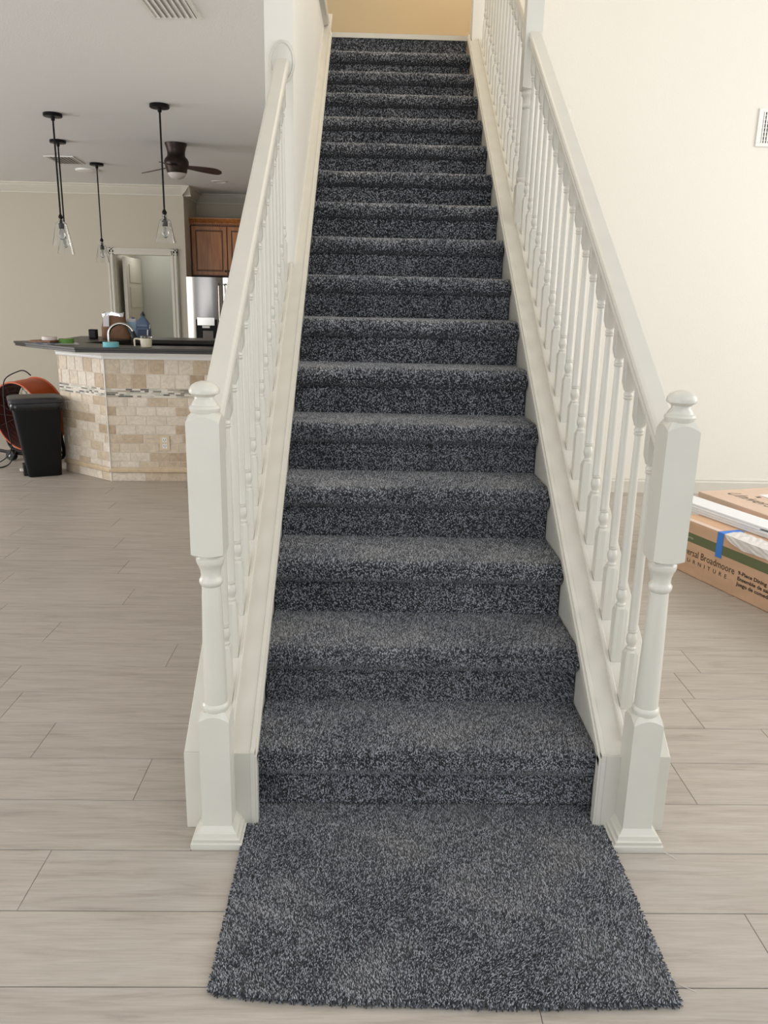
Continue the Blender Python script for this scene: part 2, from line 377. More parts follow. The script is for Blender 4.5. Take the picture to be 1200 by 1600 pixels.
# cased opening
dr = empty('door_1', 'white cased opening in the far kitchen wall beside the fridge', 'door', (-2.9, WY, 0)); dr['kind'] = 'structure'; wd = W(dr)
CW = .075
def casing(x0, x1, z0, z1):
    mb = MB().box(x0, x1, WY - .022, WY, z0, z1)
    if z1 - z0 > x1 - x0: mb.box(x0 + .012, x0 + .024, WY - .03, WY - .02, z0, z1).box(x1 - .03, x1 - .012, WY - .034, WY - .02, z0, z1)
    else: mb.box(x0, x1, WY - .034, WY - .02, z1 - .025, z1 - .008).box(x0, x1, WY - .03, WY - .02, z0 + .01, z0 + .024)
    return mb
for a in ((-3.315, -3.24, 0, 1.895), (-2.555, -2.48, 0, 1.895), (-3.315, -2.48, 1.82, 1.895)):
    wd(casing(*a).obj('casing', M['paint_k'], dr))
wd(MB().box(-3.24, -3.225, WY - .0, 9.3, 0, 1.82).obj('jamb', M['paint_k'], dr))
wd(MB().box(-2.57, -2.555, WY - .0, 9.3, 0, 1.82).obj('jamb', M['paint_k'], dr))
# open panelled door leaf standing inside the opening
d2 = empty('door_2', 'white panelled door standing open inside the cased opening', 'door', (-3.16, 8.3, 0)); d2['kind'] = 'structure'; w2 = W(d2)
w2(MB().box(-3.17, -3.13, 8.2, 8.24, 0.01, 1.8).box(-3.16, -3.135, 8.24, 8.88, 0.01, 1.8).obj('leaf', M['paint_k'], d2))
for z0, z1 in ((.15, .75), (.85, 1.15), (1.2, 1.45), (1.5, 1.72)): w2(MB().box(-3.136, -3.126, 8.34, 8.8, z0, z1).obj('panel', M['paint_k'], d2, bevel=.004))

# ================================================================ knee walls with caps
def knee(side):
    s = side; ye = YR if s > 0 else YW
    nm = 'wall_knee_right' if s > 0 else 'wall_knee_left'
    yf = -.088
    e = empty(nm, 'low white sloping knee wall carrying the %s stair railing' % ('right' if s > 0 else 'left'), 'wall', (s * .54, yf, 0)); e['kind'] = 'structure'; ww = W(e)
    X = lambda x: s * x
    zb = lambda y: CAPZ(y)
    def slab(x0, x1, lo, hi, ya, yb, name, m, lower=None, bevel=0):
        pts = [(ya, lo(ya)), (yb, lo(yb)), (yb, hi(yb)), (ya, hi(ya))]
        v = [(X(x0), y, z) for y, z in pts] + [(X(x1), y, z) for y, z in pts]
        return ww(pd(name, v, [(0, 1, 2, 3), (7, 6, 5, 4), (0, 4, 5, 1), (1, 5, 6, 2), (2, 6, 7, 3), (3, 7, 4, 0)], m, e, bevel=bevel))
    z0 = lambda y: 0
    # body: full-depth wall down to the floor
    slab(.470, .622, z0, lambda y: zb(y) - .018, yf, ye, 'knee_wall_body', M['paint'])
    # cap board, wide and flat, with its plumb-cut front face board
    slab(.462, .634, lambda y: zb(y) - .018, zb, yf - .004, ye, 'cap_board', M['paint'], bevel=.002)
    slab(.4625, .6335, z0, lambda y: zb(yf) - .001, yf - .008, yf - .0035, 'end_board', M['paint'], bevel=.001)
    # stepped bead moulding on the inner edge (two strips), following the slope then dropping plumb
    top = 4.0 if s > 0 else 16 * G + .05
    for (a, b, h0, h1, nm2) in ((.452, .464, -.040, .003, 'edge_bead'), (.446, .456, -.034, -.008, 'edge_fillet')):
        slab(a, b, lambda y, h=h0: zb(y) + h, lambda y, h=h1: zb(y) + h, yf - .006, min(top, 3.95), nm2, M['paint'], bevel=.0015)
        slab(a, b, z0, lambda y, h=h1: zb(yf) + h - .001, yf - (.010 if a > .45 else .007), yf + .018, nm2, M['paint'], bevel=.001)
    if s < 0:   # cap strip running on along the full wall
        slab(.456, .506, lambda y: zb(y) - .018, lambda y: zb(y) - .001, YW, top - .02, 'wall_skirt_cap', M['paint'], bevel=.002)
        slab(.470, .504, z0, lambda y: zb(y) - .018, YW, top - .02, 'skirt_board', M['paint'])
    # shoe rail for the balusters
    slab(.512, .525, lambda y: zb(y) - .006, lambda y: zb(y) + .014, yf + .03, ye, 'shoe_rail_bead', M['paint'], bevel=.003)
    slab(.524, .572, lambda y: zb(y), lambda y: zb(y) + .007, yf + .03, ye, 'shoe_rail', M['paint'])
    slab(.558, .572, lambda y: zb(y) - .006, lambda y: zb(y) + .014, yf + .03, ye, 'shoe_rail_bead', M['paint'], bevel=.003)
    return e
knL = knee(-1); knR = knee(1)

# ================================================================ railings
def ringpts(half, n=8):
    P = []
    cs = [(-1, -1), (1, -1), (1, 1), (-1, 1)]
    for i in range(4):
        a, b = cs[i], cs[(i + 1) % 4]
        for k in range(n):
            t = k / n; P.append((half * (a[0] + (b[0] - a[0]) * t), half * (a[1] + (b[1] - a[1]) * t)))
    return P
def sqblock(mb, half, z0, z1, c, arch0=0, arch1=0, hx=None, slope=0):
    """square block whose ends may be turned (faces end in arches)"""
    P = ringpts(half, 8); n = len(P); cx, cy = c; v = []; f = []
    def zz(x, y, base, arch):
        if not arch: return base
        r = math.hypot(x, y); return base - arch * (r - half) / (half * .4142)
    if arch0:
        for x, y in P: v.append((cx + x * .72, cy + y * .72, z0))
    for x, y in P: v.append((cx + x, cy + y, zz(x, y, z0, -abs(arch0)) + (abs(arch0) * .55 if arch0 else 0) + slope * y))
    for x, y in P: v.append((cx + x, cy + y, zz(x, y, z1, arch1) - (arch1 * .55)))
    if arch1:
        for x, y in P: v.append((cx + x * .72, cy + y * .72, z1))
    rings = len(v) // n
    for j in range(rings - 1):
        for i in range(n): k = (i + 1) % n; f.append((j * n + i, j * n + k, (j + 1) * n + k, (j + 1) * n + i))
    f.append(tuple(range(n))[::-1]); f.append(tuple((rings - 1) * n + i for i in range(n)))
    a_f = len(mb.f); mb.add(v, f); mb.flat.append((a_f, len(mb.f)))
def make_newel(parent, ww, cx, cy, zb, zt, foot_plinth, dz=0):
    """zb: floor z of the post; profile positions as measured on the bottom newel"""
    H2 = .0375; mb = MB()
    b1, s0, s1, u0, u1 = (.367, .367, .77, .77, 1.108) if foot_plinth else (1.905, 1.905, 2.295, 2.295, 2.86)
    sqblock(mb, H2, zb, b1, (cx, cy), 0, .014)
    r = [(.030, s0 - .004), (.0325, s0 + .002), (.034, s0 + .008), (.033, s0 + .015), (.029, s0 + .019), (.0295, s0 + .024), (.0285, s0 + .08), (.0265, s0 + .18), (.0235, s1 - .10), (.0225, s1 - .078),
         (.026, s1 - .074), (.0285, s1 - .068), (.0285, s1 - .062), (.025, s1 - .057), (.0235, s1 - .052), (.0245, s1 - .04), (.029, s1 - .026), (.0315, s1 - .022), (.0335, s1 - .015), (.0335, s1 - .008), (.029, s1 - .003), (.028, s1 + .006)]
    mb.lathe(r, (cx, cy, 0), 28)
    sqblock(mb, H2, u0, u1, (cx, cy), .006, .014)
    n = ww(mb.obj('newel_post', M['paint'], parent, smooth=True))
    f = MB().lathe([(.030, u1 - .004), (.034, u1 + .002), (.0355, u1 + .009), (.033, u1 + .014), (.0295, u1 + .016), (.0275, u1 + .022), (.022, u1 + .028), (.0215, u1 + .034), (.026, u1 + .038), (.0335, u1 + .042),
                    (.0345, u1 + .047), (.033, u1 + .053), (.027, u1 + .061), (.018, u1 + .066), (.008, u1 + .069), (.001, u1 + .0695)], (cx, cy, 0), 28).obj('cap_finial', M['paint'], n, smooth=True)
    if foot_plinth:
        p = MB(); n0 = 4
        prof = [(.065, 0), (.065, .014), (.061, .016), (.060, .026), (.054, .028), (.052, .038), (.046, .041), (.0385, .052)]
        v = []; fc = []
        for (h, z) in prof:
            for sx, sy in ((-1, -1), (1, -1), (1, 1), (-1, 1)): v.append((cx + sx * h, cy + (max(sy, .2) if sy > 0 else sy * (.062 / .065 if h > .06 else 1)) * h, z))
        for j in range(len(prof) - 1):
            for i in range(4): k = (i + 1) % 4; fc.append((j * 4 + i, j * 4 + k, (j + 1) * 4 + k, (j + 1) * 4 + i))
        fc.append((3, 2, 1, 0)); fc.append(tuple((len(prof) - 1) * 4 + i for i in range(4)))
        pl = p.add(v, fc).obj('plinth_moulding', M['paint'], n)
    return n
# baluster mesh: local z=0 on the cap line at its centre
def baluster_mesh():
    mb = MB(); h = .0165; P = ringpts(h, 8)
    sqblock(mb, h, -.004, .166, (0, 0), 0, .009, slope=SL)
    mb.lathe([(.0115, .162), (.0135, .168), (.0135, .172), (.0105, .175), (.010, .178), (.0135, .186), (.0150, .196), (.0135, .206), (.0108, .214), (.0128, .217), (.0128, .221), (.011, .2225), (.0128, .224), (.0128, .228),
              (.0122, .231), (.0125, .30), (.0115, .45), (.0095, .638), (.0095, .645), (.0122, .648), (.0128, .651), (.0105, .654), (.0128, .657), (.0128, .661), (.0105, .665), (.0115, .672)], (0, 0, 0), 16)
    # upper square block with turned bottom, top cut to rail slope
    n = len(P); v = []
    for x, y in P: v.append((x * .66, y * .66, .670))
    for x, y in P:
        r = math.hypot(x, y); v.append((x, y, .676 + .012 * (r - h) / (h * .4142) + .006))
    for x, y in P: v.append((x, y, .785 + SL * y))
    f = []
    for j in range(2):
        for i in range(n): k = (i + 1) % n; f.append((j * n + i, j * n + k, (j + 1) * n + k, (j + 1) * n + i))
    f.append(tuple(range(n))[::-1]); f.append(tuple(2 * n + i for i in range(n)))
    a_f = len(mb.f); mb.add(v, f); mb.flat.append((a_f, len(mb.f)))
    me = bpy.data.meshes.new('baluster'); me.from_pydata(mb.v, [], mb.f); me.materials.append(M['paint'])
    for p in me.polygons: p.use_smooth = True
    for a, b in mb.flat:
        for p in me.polygons[a:b]: p.use_smooth = False
    me.set_sharp_from_angle(angle=math.radians(35))
    return me
BAL = baluster_mesh()
RT = 1.103                       # top of hand rail at y=0
RX0, RX1 = .5185, .5785
def rail_run(parent, ww, s, ya, yb, name='handrail', roundend=False):
    xc = (RX0 + RX1) / 2; hw = (RX1 - RX0) / 2
    prof = [(-hw, -.014), (-hw + .003, -.004), (-hw + .010, 0.0), (hw - .010, 0.0), (hw - .003, -.004), (hw, -.014), (hw, -.024), (hw - .006, -.028), (hw - .008, -.034), (hw - .003, -.040), (hw - .003, -.048), (-hw + .003, -.048), (-hw + .003, -.040), (-hw + .008, -.034), (-hw + .006, -.028), (-hw, -.024)]
    pr = [(s * xc + a, 0, b) for a, b in prof]
    return ww(MB().sweep(pr, (0, ya, RT + SL * ya), (0, yb, RT + SL * yb)).obj(name, M['paint'], parent))
def fillets(parent, ww, s, ys):
    mb = MB()
    for a, b in zip(ys, ys[1:]):
        A = a + .0165; B = b - .0165
        v = []
        for x in (s * .5235, s * .5595):
            v += [(x, A + .001, CAPZ(A) + .006), (x, B - .001, CAPZ(B) + .006), (x, B - .001, CAPZ(B) + .013), (x, A + .001, CAPZ(A) + .013)]
        mb.add(v, [(0, 1, 2, 3), (7, 6, 5, 4), (0, 4, 5, 1), (1, 5, 6, 2), (2, 6, 7, 3), (3, 7, 4, 0)])
    return mb
NY = -.1225
XB = .5415
def railing(s):
    side = 'right' if s > 0 else 'left'
    e = empty('stair_railing', ('white turned-baluster railing on the right of the stairs with a middle newel post' if s > 0 else
              'white turned-baluster railing on the left of the stairs ending in a round wall rosette'), 'railing', (s * .541, NY, 0)); ww = W(e)
    make_newel(e, ww, s * .541, NY, .0, 0, True)
    ys = [.0275 + .1137 * k for k in range(18 if s > 0 else 15)]
    segs = [ys]
    if s > 0:
        rail_run(e, ww, s, NY + .03, 2.03)
        make_newel(e, ww, .541, 2.0625, CAPZ(2.025) - .005, 0, False)
        segs.append([2.165 + .1137 * k for k in range(15)])
        rail_run(e, ww, s, 2.095, YR)
    else:
        rail_run(e, ww, s, NY + .03, YW - .004)
        ro = MB().lathe([(.0, 0), (.072, 0), (.074, .004), (.072, .010), (.064, .013), (.060, .010), (.052, .0135), (.0, .0135)], (0, 0, 0), 40, mat=Matrix.Rotation(PI / 2, 3, 'X').to_4x4())
        ro.v = [(x * .72 - .5485, y + YW, z * 1.12 + RT + SL * YW - .02) for x, y, z in ro.v]
        ww(ro.obj('wall_rosette', M['paint'], e, smooth=True))
    for q in segs:
        for y in q:
            o = bpy.data.objects.new('baluster', BAL); o.location = Vector((s * XB, y, CAPZ(y))) - e.location; o.parent = e; col.objects.link(o)
        ww(fillets(e, ww, s, q).obj('fillet_strip', M['paint'], e))
    return e
railL = railing(-1); railR = railing(1)

# ================================================================ staircase and carpet
HWD = .4655
NOSE = .0287
def step_profile(k):
    """carpet surface (y,z) for step k: riser k then nose then tread k (tread z=ZS(k+1)); list of points from bottom up/back"""
    y = k * G; z0, z1 = ZS(k), ZS(k + 1)
    if k == 16: return [(y, z0), (y, z1 - .03)]
    p = [(y, z0), (y + .002, z1 - .070), (y - .010, z1 - .071)]
    rr = .033; cy, cz = y - NOSE - .003 + rr, z1 - .037
    for i in range(9):
        a = math.radians(232 - i * 17.75)      # from lower front to straight up
        p.append((cy + rr * math.cos(a), cz + rr * math.sin(a) * (1.08 if math.sin(a) > 0 else 1)))
    p.append((y + G, z1)); return p
def pile(name, parent, ww, strips, spacing, hgt=.007, seed=0, lean=(0, 0)):
    """strips: list of (P0,P1,normal) quads edges across x in [-HWD,HWD]; returns a tuft mesh"""
    g = np.random.default_rng(seed); B = []; N = []
    for (A, Bp, x0a, x1a, x0b, x1b) in strips:      # A=(y,z),B=(y,z)
        L = math.hypot(Bp[0] - A[0], Bp[1] - A[1])
        if L < 1e-4: continue
        wd_ = (x1a - x0a + x1b - x0b) / 2
        n = int(L * wd_ / (spacing * spacing) + g.random())
        t = g.random(n); u = g.random(n)
        # stratify
        nx = max(1, int(wd_ / spacing)); ny = max(1, round(n / nx)); n = nx * ny
        ii, jj = np.meshgrid(np.arange(nx), np.arange(ny)); u = (ii.ravel() + g.uniform(.05, .95, n)) / nx; t = (jj.ravel() + g.uniform(.05, .95, n)) / ny
        xa = x0a + (x0b - x0a) * t; xb = x1a + (x1b - x1a) * t
        B.append(np.stack([xa + (xb - xa) * u, A[0] + (Bp[0] - A[0]) * t, A[1] + (Bp[1] - A[1]) * t], 1))
        nn = np.array([0, -(Bp[1] - A[1]) / L, (Bp[0] - A[0]) / L]); N.append(np.tile(nn, (n, 1)))
    P = np.concatenate(B); N = np.concatenate(N); n = len(P)
    P = P - N * .0025
    # random tangent frame
    rnd = g.normal(size=(n, 3)); T = np.cross(N, rnd); T /= np.linalg.norm(T, axis=1)[:, None]; S = np.cross(N, T)
    h = hgt + .0025; hh = h * g.uniform(.8, 1.15, n)
    wob = (np.sin(P[:, 0] * 13 + seed) * np.cos(P[:, 1] * 17 + P[:, 2] * 11) + .7 * np.sin(P[:, 0] * 5.3 + 1.7 * seed + P[:, 1] * 7) + .6 * np.sin(P[:, 0] * 31 + P[:, 1] * 19 + 3 * np.sin(P[:, 1] * 23 + seed)))[:, None]
    ln = T * (g.normal(size=n) * .2)[:, None] + S * (g.normal(size=n) * .2)[:, None] + np.array([.16, -.34, .10]) * wob
    tip = P + (N + ln) * hh[:, None]
    rad = spacing * .85
    v = np.empty((n, 4, 3))
    for i in range(3):
        a = 2 * PI * i / 3
        v[:, i] = P + (T * math.cos(a) + S * math.sin(a)) * rad
    v[:, 3] = tip
    verts = v.reshape(-1, 3)
    base = np.arange(n)[:, None] * 4
    tris = np.concatenate([base + np.array([[0, 1, 3]]), base + np.array([[1, 2, 3]]), base + np.array([[2, 0, 3]])], 1).reshape(-1, 3)
    nt_ = len(tris)
    me = bpy.data.meshes.new(name); me.vertices.add(len(verts)); me.vertices.foreach_set('co', verts.ravel())
    me.loops.add(nt_ * 3); me.loops.foreach_set('vertex_index', tris.ravel().astype(np.int32))
    me.polygons.add(nt_); me.polygons.foreach_set('loop_start', (np.arange(nt_) * 3).astype(np.int32))
    me.update(calc_edges=True)
    # two-tone yarn: per tuft colour, roots darkened as the shade between tufts
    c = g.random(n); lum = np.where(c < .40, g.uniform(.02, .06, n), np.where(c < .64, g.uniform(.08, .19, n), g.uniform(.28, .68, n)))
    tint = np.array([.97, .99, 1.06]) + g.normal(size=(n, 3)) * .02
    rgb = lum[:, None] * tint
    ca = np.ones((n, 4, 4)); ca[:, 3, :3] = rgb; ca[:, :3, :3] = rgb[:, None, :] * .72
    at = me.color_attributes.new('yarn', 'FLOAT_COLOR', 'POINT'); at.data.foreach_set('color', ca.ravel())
    o = ww(link(name, me, M['yarn'], parent)); o['kind'] = 'stuff'
    return o
st = empty('staircase', 'straight staircase of dark grey carpeted steps between two white knee walls', 'staircase', (0, 0, 0)); ww = W(st)
for k in range(17):
    pr = step_profile(k); inset = .005
    # solid: profile + back down
    y = k * G
    body = [(a + .004 if b < ZS(k + 1) - .02 else a, b - .004) for a, b in pr]
    if k < 16: body += [(y + G, ZS(k + 1) - .05), (y + .02, ZS(k) - .01)]
    else: body += [(y + .03, ZS(17) - .03), (y + .03, ZS(16))]
    n = len(body); v = [(-HWD - .002, a, b) for a, b in body] + [(HWD + .002, a, b) for a, b in body]
    f = [tuple(range(n)), tuple(range(2 * n - 1, n - 1, -1))] + [(i, i + n, (i + 1) % n + n, (i + 1) % n) for i in range(n)]
    so = pd('carpeted_step', v, f, M['carpet'], st)
    sp = .0028 if k < 2 else .0034 if k < 5 else .0042 if k < 9 else .005
    strips = [(a, b, -HWD, HWD, -HWD, HWD) for a, b in zip(pr, pr[1:])]
    pile('carpet_pile', so, lambda o: o, strips, sp, .0040, 20 + k)
box('landing_strip', -.47, .47, 16 * G - .012, 16 * G + .03, ZS(17) - .034, ZS(17) - .004, M['paint'], st)
pd('stringer', [(x, y, z) for x in (-.455, .455) for y, z in ((.10, .0), (16 * G, ZS(16) - .42), (16 * G, ZS(16) - .26), (.10, .012))],
   [(0, 1, 2, 3), (7, 6, 5, 4), (0, 4, 5, 1), (1, 5, 6, 2), (2, 6, 7, 3), (3, 7, 4, 0)], M['sub'], st)
# carpet piece on the floor
cr = empty('carpet_remnant', 'dark grey carpet piece lying loose on the plank floor in front of the bottom step', 'carpet', (0, -.3, 0)); wc = W(cr)
NX = 24
def yf(x): return -.648 + .034 * max(0, (-x - .12) / .35) ** 2 - .004 * math.sin(x * 9)
xl = lambda t: -.468 + .006 * math.sin(t * 5)
v = []; n = NX + 1
for z in (.0008, .012):
    for i in range(n): x = -.470 + .94 * i / NX; v.append((x, -.009, z))
    for i in range(n): x = -.470 + .94 * i / NX; v.append((x, yf(x), z))
f = []
for i in range(NX):
    f += [(i, i + 1, n + i + 1, n + i), (2 * n + i, 3 * n + i, 3 * n + i + 1, 2 * n + i + 1), (n + i, n + i + 1, 3 * n + i + 1, 3 * n + i), (i + 1, i, 2 * n + i, 2 * n + i + 1)]
f += [(0, n, 3 * n, 2 * n), (NX, 2 * n + NX, 3 * n + NX, n + NX)]
wc(pd('carpet_backing', v, f, M['carpet'], cr))
strips = []
pl = None
def floor_pile():
    g = np.random.default_rng(5)
    S = []
    seg = 24
    for i in range(seg):   # columns in x, each a strip in y
        xa = -.472 + .944 * i / seg; xb = -.472 + .944 * (i + 1) / seg
        S.append(((yf((xa + xb) / 2) - .002, .0125), (-.010, .0125), xa, xb, xa, xb))
    return S
wc2 = wc
pile('carpet_pile', cr, wc2, floor_pile(), .0025, .0045, 3)
# frayed tufts leaning out over the cut edges
def fringe():
    g = np.random.default_rng(9); n = 2600; V = []; Fc = []; C = []
    for i in range(n):
        q = g.random()
        if q < .42: x = g.uniform(-.47, .47); p = Vector((x, yf(x), g.uniform(.001, .012))); d = Vector((g.normal() * .3, -1, g.uniform(-.3, .6)))
        elif q < .71: y = g.uniform(-.62, -.01); p = Vector((-.470, y, g.uniform(.001, .012))); d = Vector((-1, g.normal() * .3, g.uniform(-.3, .6)))
        else: y = g.uniform(-.645, -.01); p = Vector((.470, y, g.uniform(.001, .012))); d = Vector((1, g.normal() * .3, g.uniform(-.3, .6)))
        d.normalize(); L = g.uniform(.005, .011); t = d.orthogonal().normalized(); s_ = d.cross(t); b = len(V)
        for r, e in ((.0018, 0), (.0013, L)):
            for a in range(3):
                an = 2 * PI * a / 3; z = p + d * e + (t * math.cos(an) + s_ * math.sin(an)) * r; z.z = max(z.z, .0006); V.append(z)
        Fc += [(b, b + 1, b + 4, b + 3), (b + 1, b + 2, b + 5, b + 4), (b + 2, b, b + 3, b + 5), (b + 3, b + 4, b + 5)]
        c = g.random(); l = .03 if c < .4 else .1 if c < .75 else .32; C += [(l * .93, l * .97, l * 1.08, 1)] * 6
    o = wc(pd('frayed_edge', V, Fc, M['yarn'], cr)); at = o.data.color_attributes.new('yarn', 'FLOAT_COLOR', 'POINT'); at.data.foreach_set('color', np.array(C).ravel()); o['kind'] = 'stuff'
fringe()
# loose pale fibres
for pts, lab in (([(.60, -.178, .001), (.618, -.196, .002), (.632, -.213, .001)], 'pale loose fibre on the planks in front of the right newel post'),
                 ([(.468, -.555, .003), (.487, -.590, .002), (.520, -.612, .001)], 'pale loose fibre curling out by the right front corner of the carpet piece')):
    tag(MB().tube(bez(pts, 4), .0006, 5).obj('loose_fibre', M['fluff']), lab, 'fibre')

# ================================================================ kitchen peninsula
K = Vector((-2.085, 3.94, 0)); DF = Vector((.998, .0635, 0)).normalized(); NF = Vector((DF.y, -DF.x, 0))
LE = Vector((-2.55, 4.29, 0)); DLv = (K - LE).normalized(); NL = Vector((DLv.y, -DLv.x, 0)); LL = (K - LE).length
FE = K + DF * 1.37
isl = empty('kitchen_peninsula', 'angled breakfast-bar peninsula clad in tumbled travertine tiles with a glass strip band', 'peninsula', tuple(K)); wi = W(isl)
th = .010
Kc = K; 
poly = [(FE.x, FE.y), (K.x, K.y), (LE.x, LE.y), (LE.x - .0 + .14, LE.y + .17), (K.x + .07, K.y + .18), (FE.x, FE.y + .2)][::-1]
ins = lambda p, d: p
wi(MB().prism(poly, 0, .955).obj('wall_core', M['grout'], isl))
tmesh = {}
def tile_mesh(L, Hh, T=.007):
    key = (round(L, 3), round(Hh, 3))
    if key in tmesh: return tmesh[key]
    bm = bmesh.new(); bmesh.ops.create_cube(bm, size=1)
    for q in bm.verts: q.co = Vector((q.co.x * L, q.co.y * T, q.co.z * Hh))
    ed = [e for e in bm.edges if all(abs(q.co.y + T / 2) < 1e-6 for q in e.verts)]
    bmesh.ops.bevel(bm, geom=ed, offset=.0025, segments=1, affect='EDGES')
    me = bpy.data.meshes.new('tile'); bm.to_mesh(me); bm.free(); me.materials.append(M['tile']); tmesh[key] = me; return me
def put_tile(O, D, N, u0, u1, z0, z1, name='wall_tile', out=.0006, m=None):
    g = .0022; L = u1 - u0 - 2 * g; Hh = z1 - z0 - 2 * g
    if L < .006: return
    o = bpy.data.objects.new(name, tile_mesh(L, Hh)); o.parent = isl; col.objects.link(o)
    c = O + D * ((u0 + u1) / 2) + N * (out + random.uniform(-.0007, .0007)); c.z = (z0 + z1) / 2
    o.location = c - isl.location; o.rotation_euler = (0, 0, math.atan2(D.y, D.x))
def face(O, D, N, L, seed, end):
    rd = random.Random(seed)
    def row(z0, z1, tl, off, name='wall_tile', out=.0006):
        u = -off
        while u < L - .004:
            a = max(u, 0.0); b = min(u + tl, L)
            if b - a > .012: put_tile(O, D, N, a, b, z0, z1, name, out)
            u += tl
    row(0, .068, .30, rd.uniform(0, .2), 'base_tile', .001)
    z = .107
    row(.107, .1505, .145, rd.uniform(0, .14))
    z = .1505
    offs = [0, .07, .04, .10, .02, .075, .0]
    for i in range(7):
        row(z, z + .0686, .145, (offs[i] + rd.uniform(-.01, .01)) % .145); z += .0686
    row(.694, .800, .105, rd.uniform(0, .1)); row(.800, .906, .105, rd.uniform(0, .1))
    mb = MB()
    for i in range(5):
        zz0 = .6315 + i * .0124; u = -rd.uniform(0, .04)
        while u < L:
            w_ = rd.choice([.03, .045, .06]); a = max(u, .0); b = min(u + w_, L)
            if b - a > .008: mb.frame(O, D, N, Vector((0, 0, 1)), b - a - .0016, .0035, .0106, a + .0008, -.0005, zz0 + .0009)
            u += w_
    o = wi(mb.obj('mosaic_band', M['mosaic'], isl)); o['kind'] = 'stuff'
    # base moulding
    p = [(0, .068), (.010, .068), (.017, .072), (.018, .080), (.013, .085), (.013, .092), (.009, .101), (.0, .105)]
    wi(MB().sweep([(N.x * a, N.y * a, b) for a, b in p], O, O + D * L).obj('base_moulding', M['tan_base'], isl))
    p = [(0, .906), (.012, .906), (.016, .915), (.014, .925), (.030, .945), (.034, .955), (0, .955)]
    wi(MB().sweep([(N.x * a, N.y * a, b) for a, b in p], O - D * (.012 if end else 0), O + D * (L + (0 if end else .012))).obj('apron_moulding', M['whiteplastic'], isl))
face(K, DF, NF, 1.37, 3, True)
face(LE, DLv, NL, LL, 5, False)
wi(MB().tube([K + NF * .003 + NL * .003, K + NF * .003 + NL * .003 + Vector((0, 0, .906))], .0045, 8).obj('corner_trim', M['whiteplastic'], isl, smooth=True))
# outlet
ol = empty('electrical_outlet', 'almond duplex electrical outlet on the travertine tile', 'outlet', tuple(K + DF * .405 + NF * .010)); 
q = K + DF * .405
a_ = math.atan2(DF.y, DF.x)
pl_ = box('cover_plate', -.036, .036, -.004, .002, .24, .35, M['almond'], ol, bevel=.002)
for zc in (.272, .318):
    rc = box('receptacle', -.017, .017, -.0065, -.003, zc - .017, zc + .017, M['whiteplastic'], ol, bevel=.003)
    for dx in (-.007, .007): box('slot', dx - .0015, dx + .0015, -.0072, -.006, zc - .004, zc + .008, M['slot'], rc)
    box('ground_hole', -.0025, .0025, -.0072, -.006, zc - .011, zc - .007, M['slot'], rc)
ol.rotation_euler = (0, 0, a_); ol.location.z = 0
# bar top
def off2(p, v): return (p[0] + v[0], p[1] + v[1])
BL = (-2.79, 4.296); BC = (-2.247, 3.82); BR = (BC[0] + DF.x * 1.5, BC[1] + DF.y * 1.5)
bar = tag(MB().prism([BL, BC, BR, (BR[0] - .02, BR[1] + .36), (-2.02, 4.20), (-2.40, 4.45), (-2.66, 4.72), (-2.95, 4.47)], .974, .99).prism([(BL[0] + .006, BL[1] + .002), (BC[0] + .002, BC[1] + .006), (BR[0], BR[1] + .006), (BR[0] - .02, BR[1] + .356), (-2.02, 4.195), (-2.40, 4.445), (-2.66, 4.71), (-2.94, 4.47)], .956, .9745).obj('bar_top', M['granite'], bevel=.002),
          'dark granite raised bar top with a mitred corner on the tiled peninsula', 'worktop')
bk = empty('kitchen_counter', 'dark granite back counter behind the raised bar with cabinets below coloured near-black for shade', 'counter', (-2.2, 5.0, 0)); wk = W(bk)
wk(MB().prism([(-2.40, 4.452), (-2.2, 5.03), (-.9, 5.1), (-.9, 5.55), (-2.76, 5.42), (-2.72, 4.80), (-2.67, 4.735)], .956, .99).obj('countertop', M['granite'], bk, bevel=.003))
wk(MB().prism([(-2.33, 4.62), (-2.17, 5.06), (-.92, 5.13), (-.92, 5.5), (-2.55, 5.38), (-2.5, 4.9)], 0, .955).obj('cabinet_body', M['slot'], bk))  # near-black colour stands for the shade behind the bar
sk = empty('sink_cabinet', 'low sink counter, coloured black for the shaded gap, between the raised bar and the back counter', 'sink', (-1.6, 4.5, 0)); ws = W(sk)
ws(MB().prism([(-2.2, 4.42), (-1.95, 4.24), (-.9, 4.30), (-.9, 4.75), (-2.1, 4.72)], 0, .84).obj('cabinet_body', M['wood_dark'], sk))
ws(MB().prism([(-2.22, 4.41), (-1.95, 4.22), (-.9, 4.28), (-.9, 4.78), (-2.11, 4.74)], .84, .87).obj('sink_counter', M['black'], sk, bevel=.003))  # blackened: the shade of the gap is put into the colour
# faucet
fy = 4.5
fa = empty('kitchen_faucet', 'brushed nickel gooseneck faucet rising behind the raised bar', 'faucet', (-2.213, fy, .87)) 
wf = W(fa)
def arc(c, r0, r1, a0, a1, n, y=fy, dy=0): return [(c[0] + r0 * math.cos(math.radians(a0 + (a1 - a0) * i / n)), y + dy * i / n, c[1] + r1 * math.sin(math.radians(a0 + (a1 - a0) * i / n))) for i in range(n + 1)]
wf(MB().tube([(-2.215, fy, .87), (-2.215, fy, .95), (-2.215, fy, 1.05)] + arc((-2.118, 1.05), .097, .088, 180, 20, 14)[1:], .0115, 12).obj('spout', M['chrome'], fa, smooth=True))
wf(MB().tube([(-2.027, fy, 1.08), (-2.012, fy, 1.03)], [.013, .016], 12).obj('spray_head', M['rubber'], fa, smooth=True))
wf(MB().lathe([(.026, .87), (.026, .877), (.018, .884), (.018, .93), (.014, .935)], (-2.215, fy, 0), 18).obj('base', M['chrome'], fa, smooth=True))
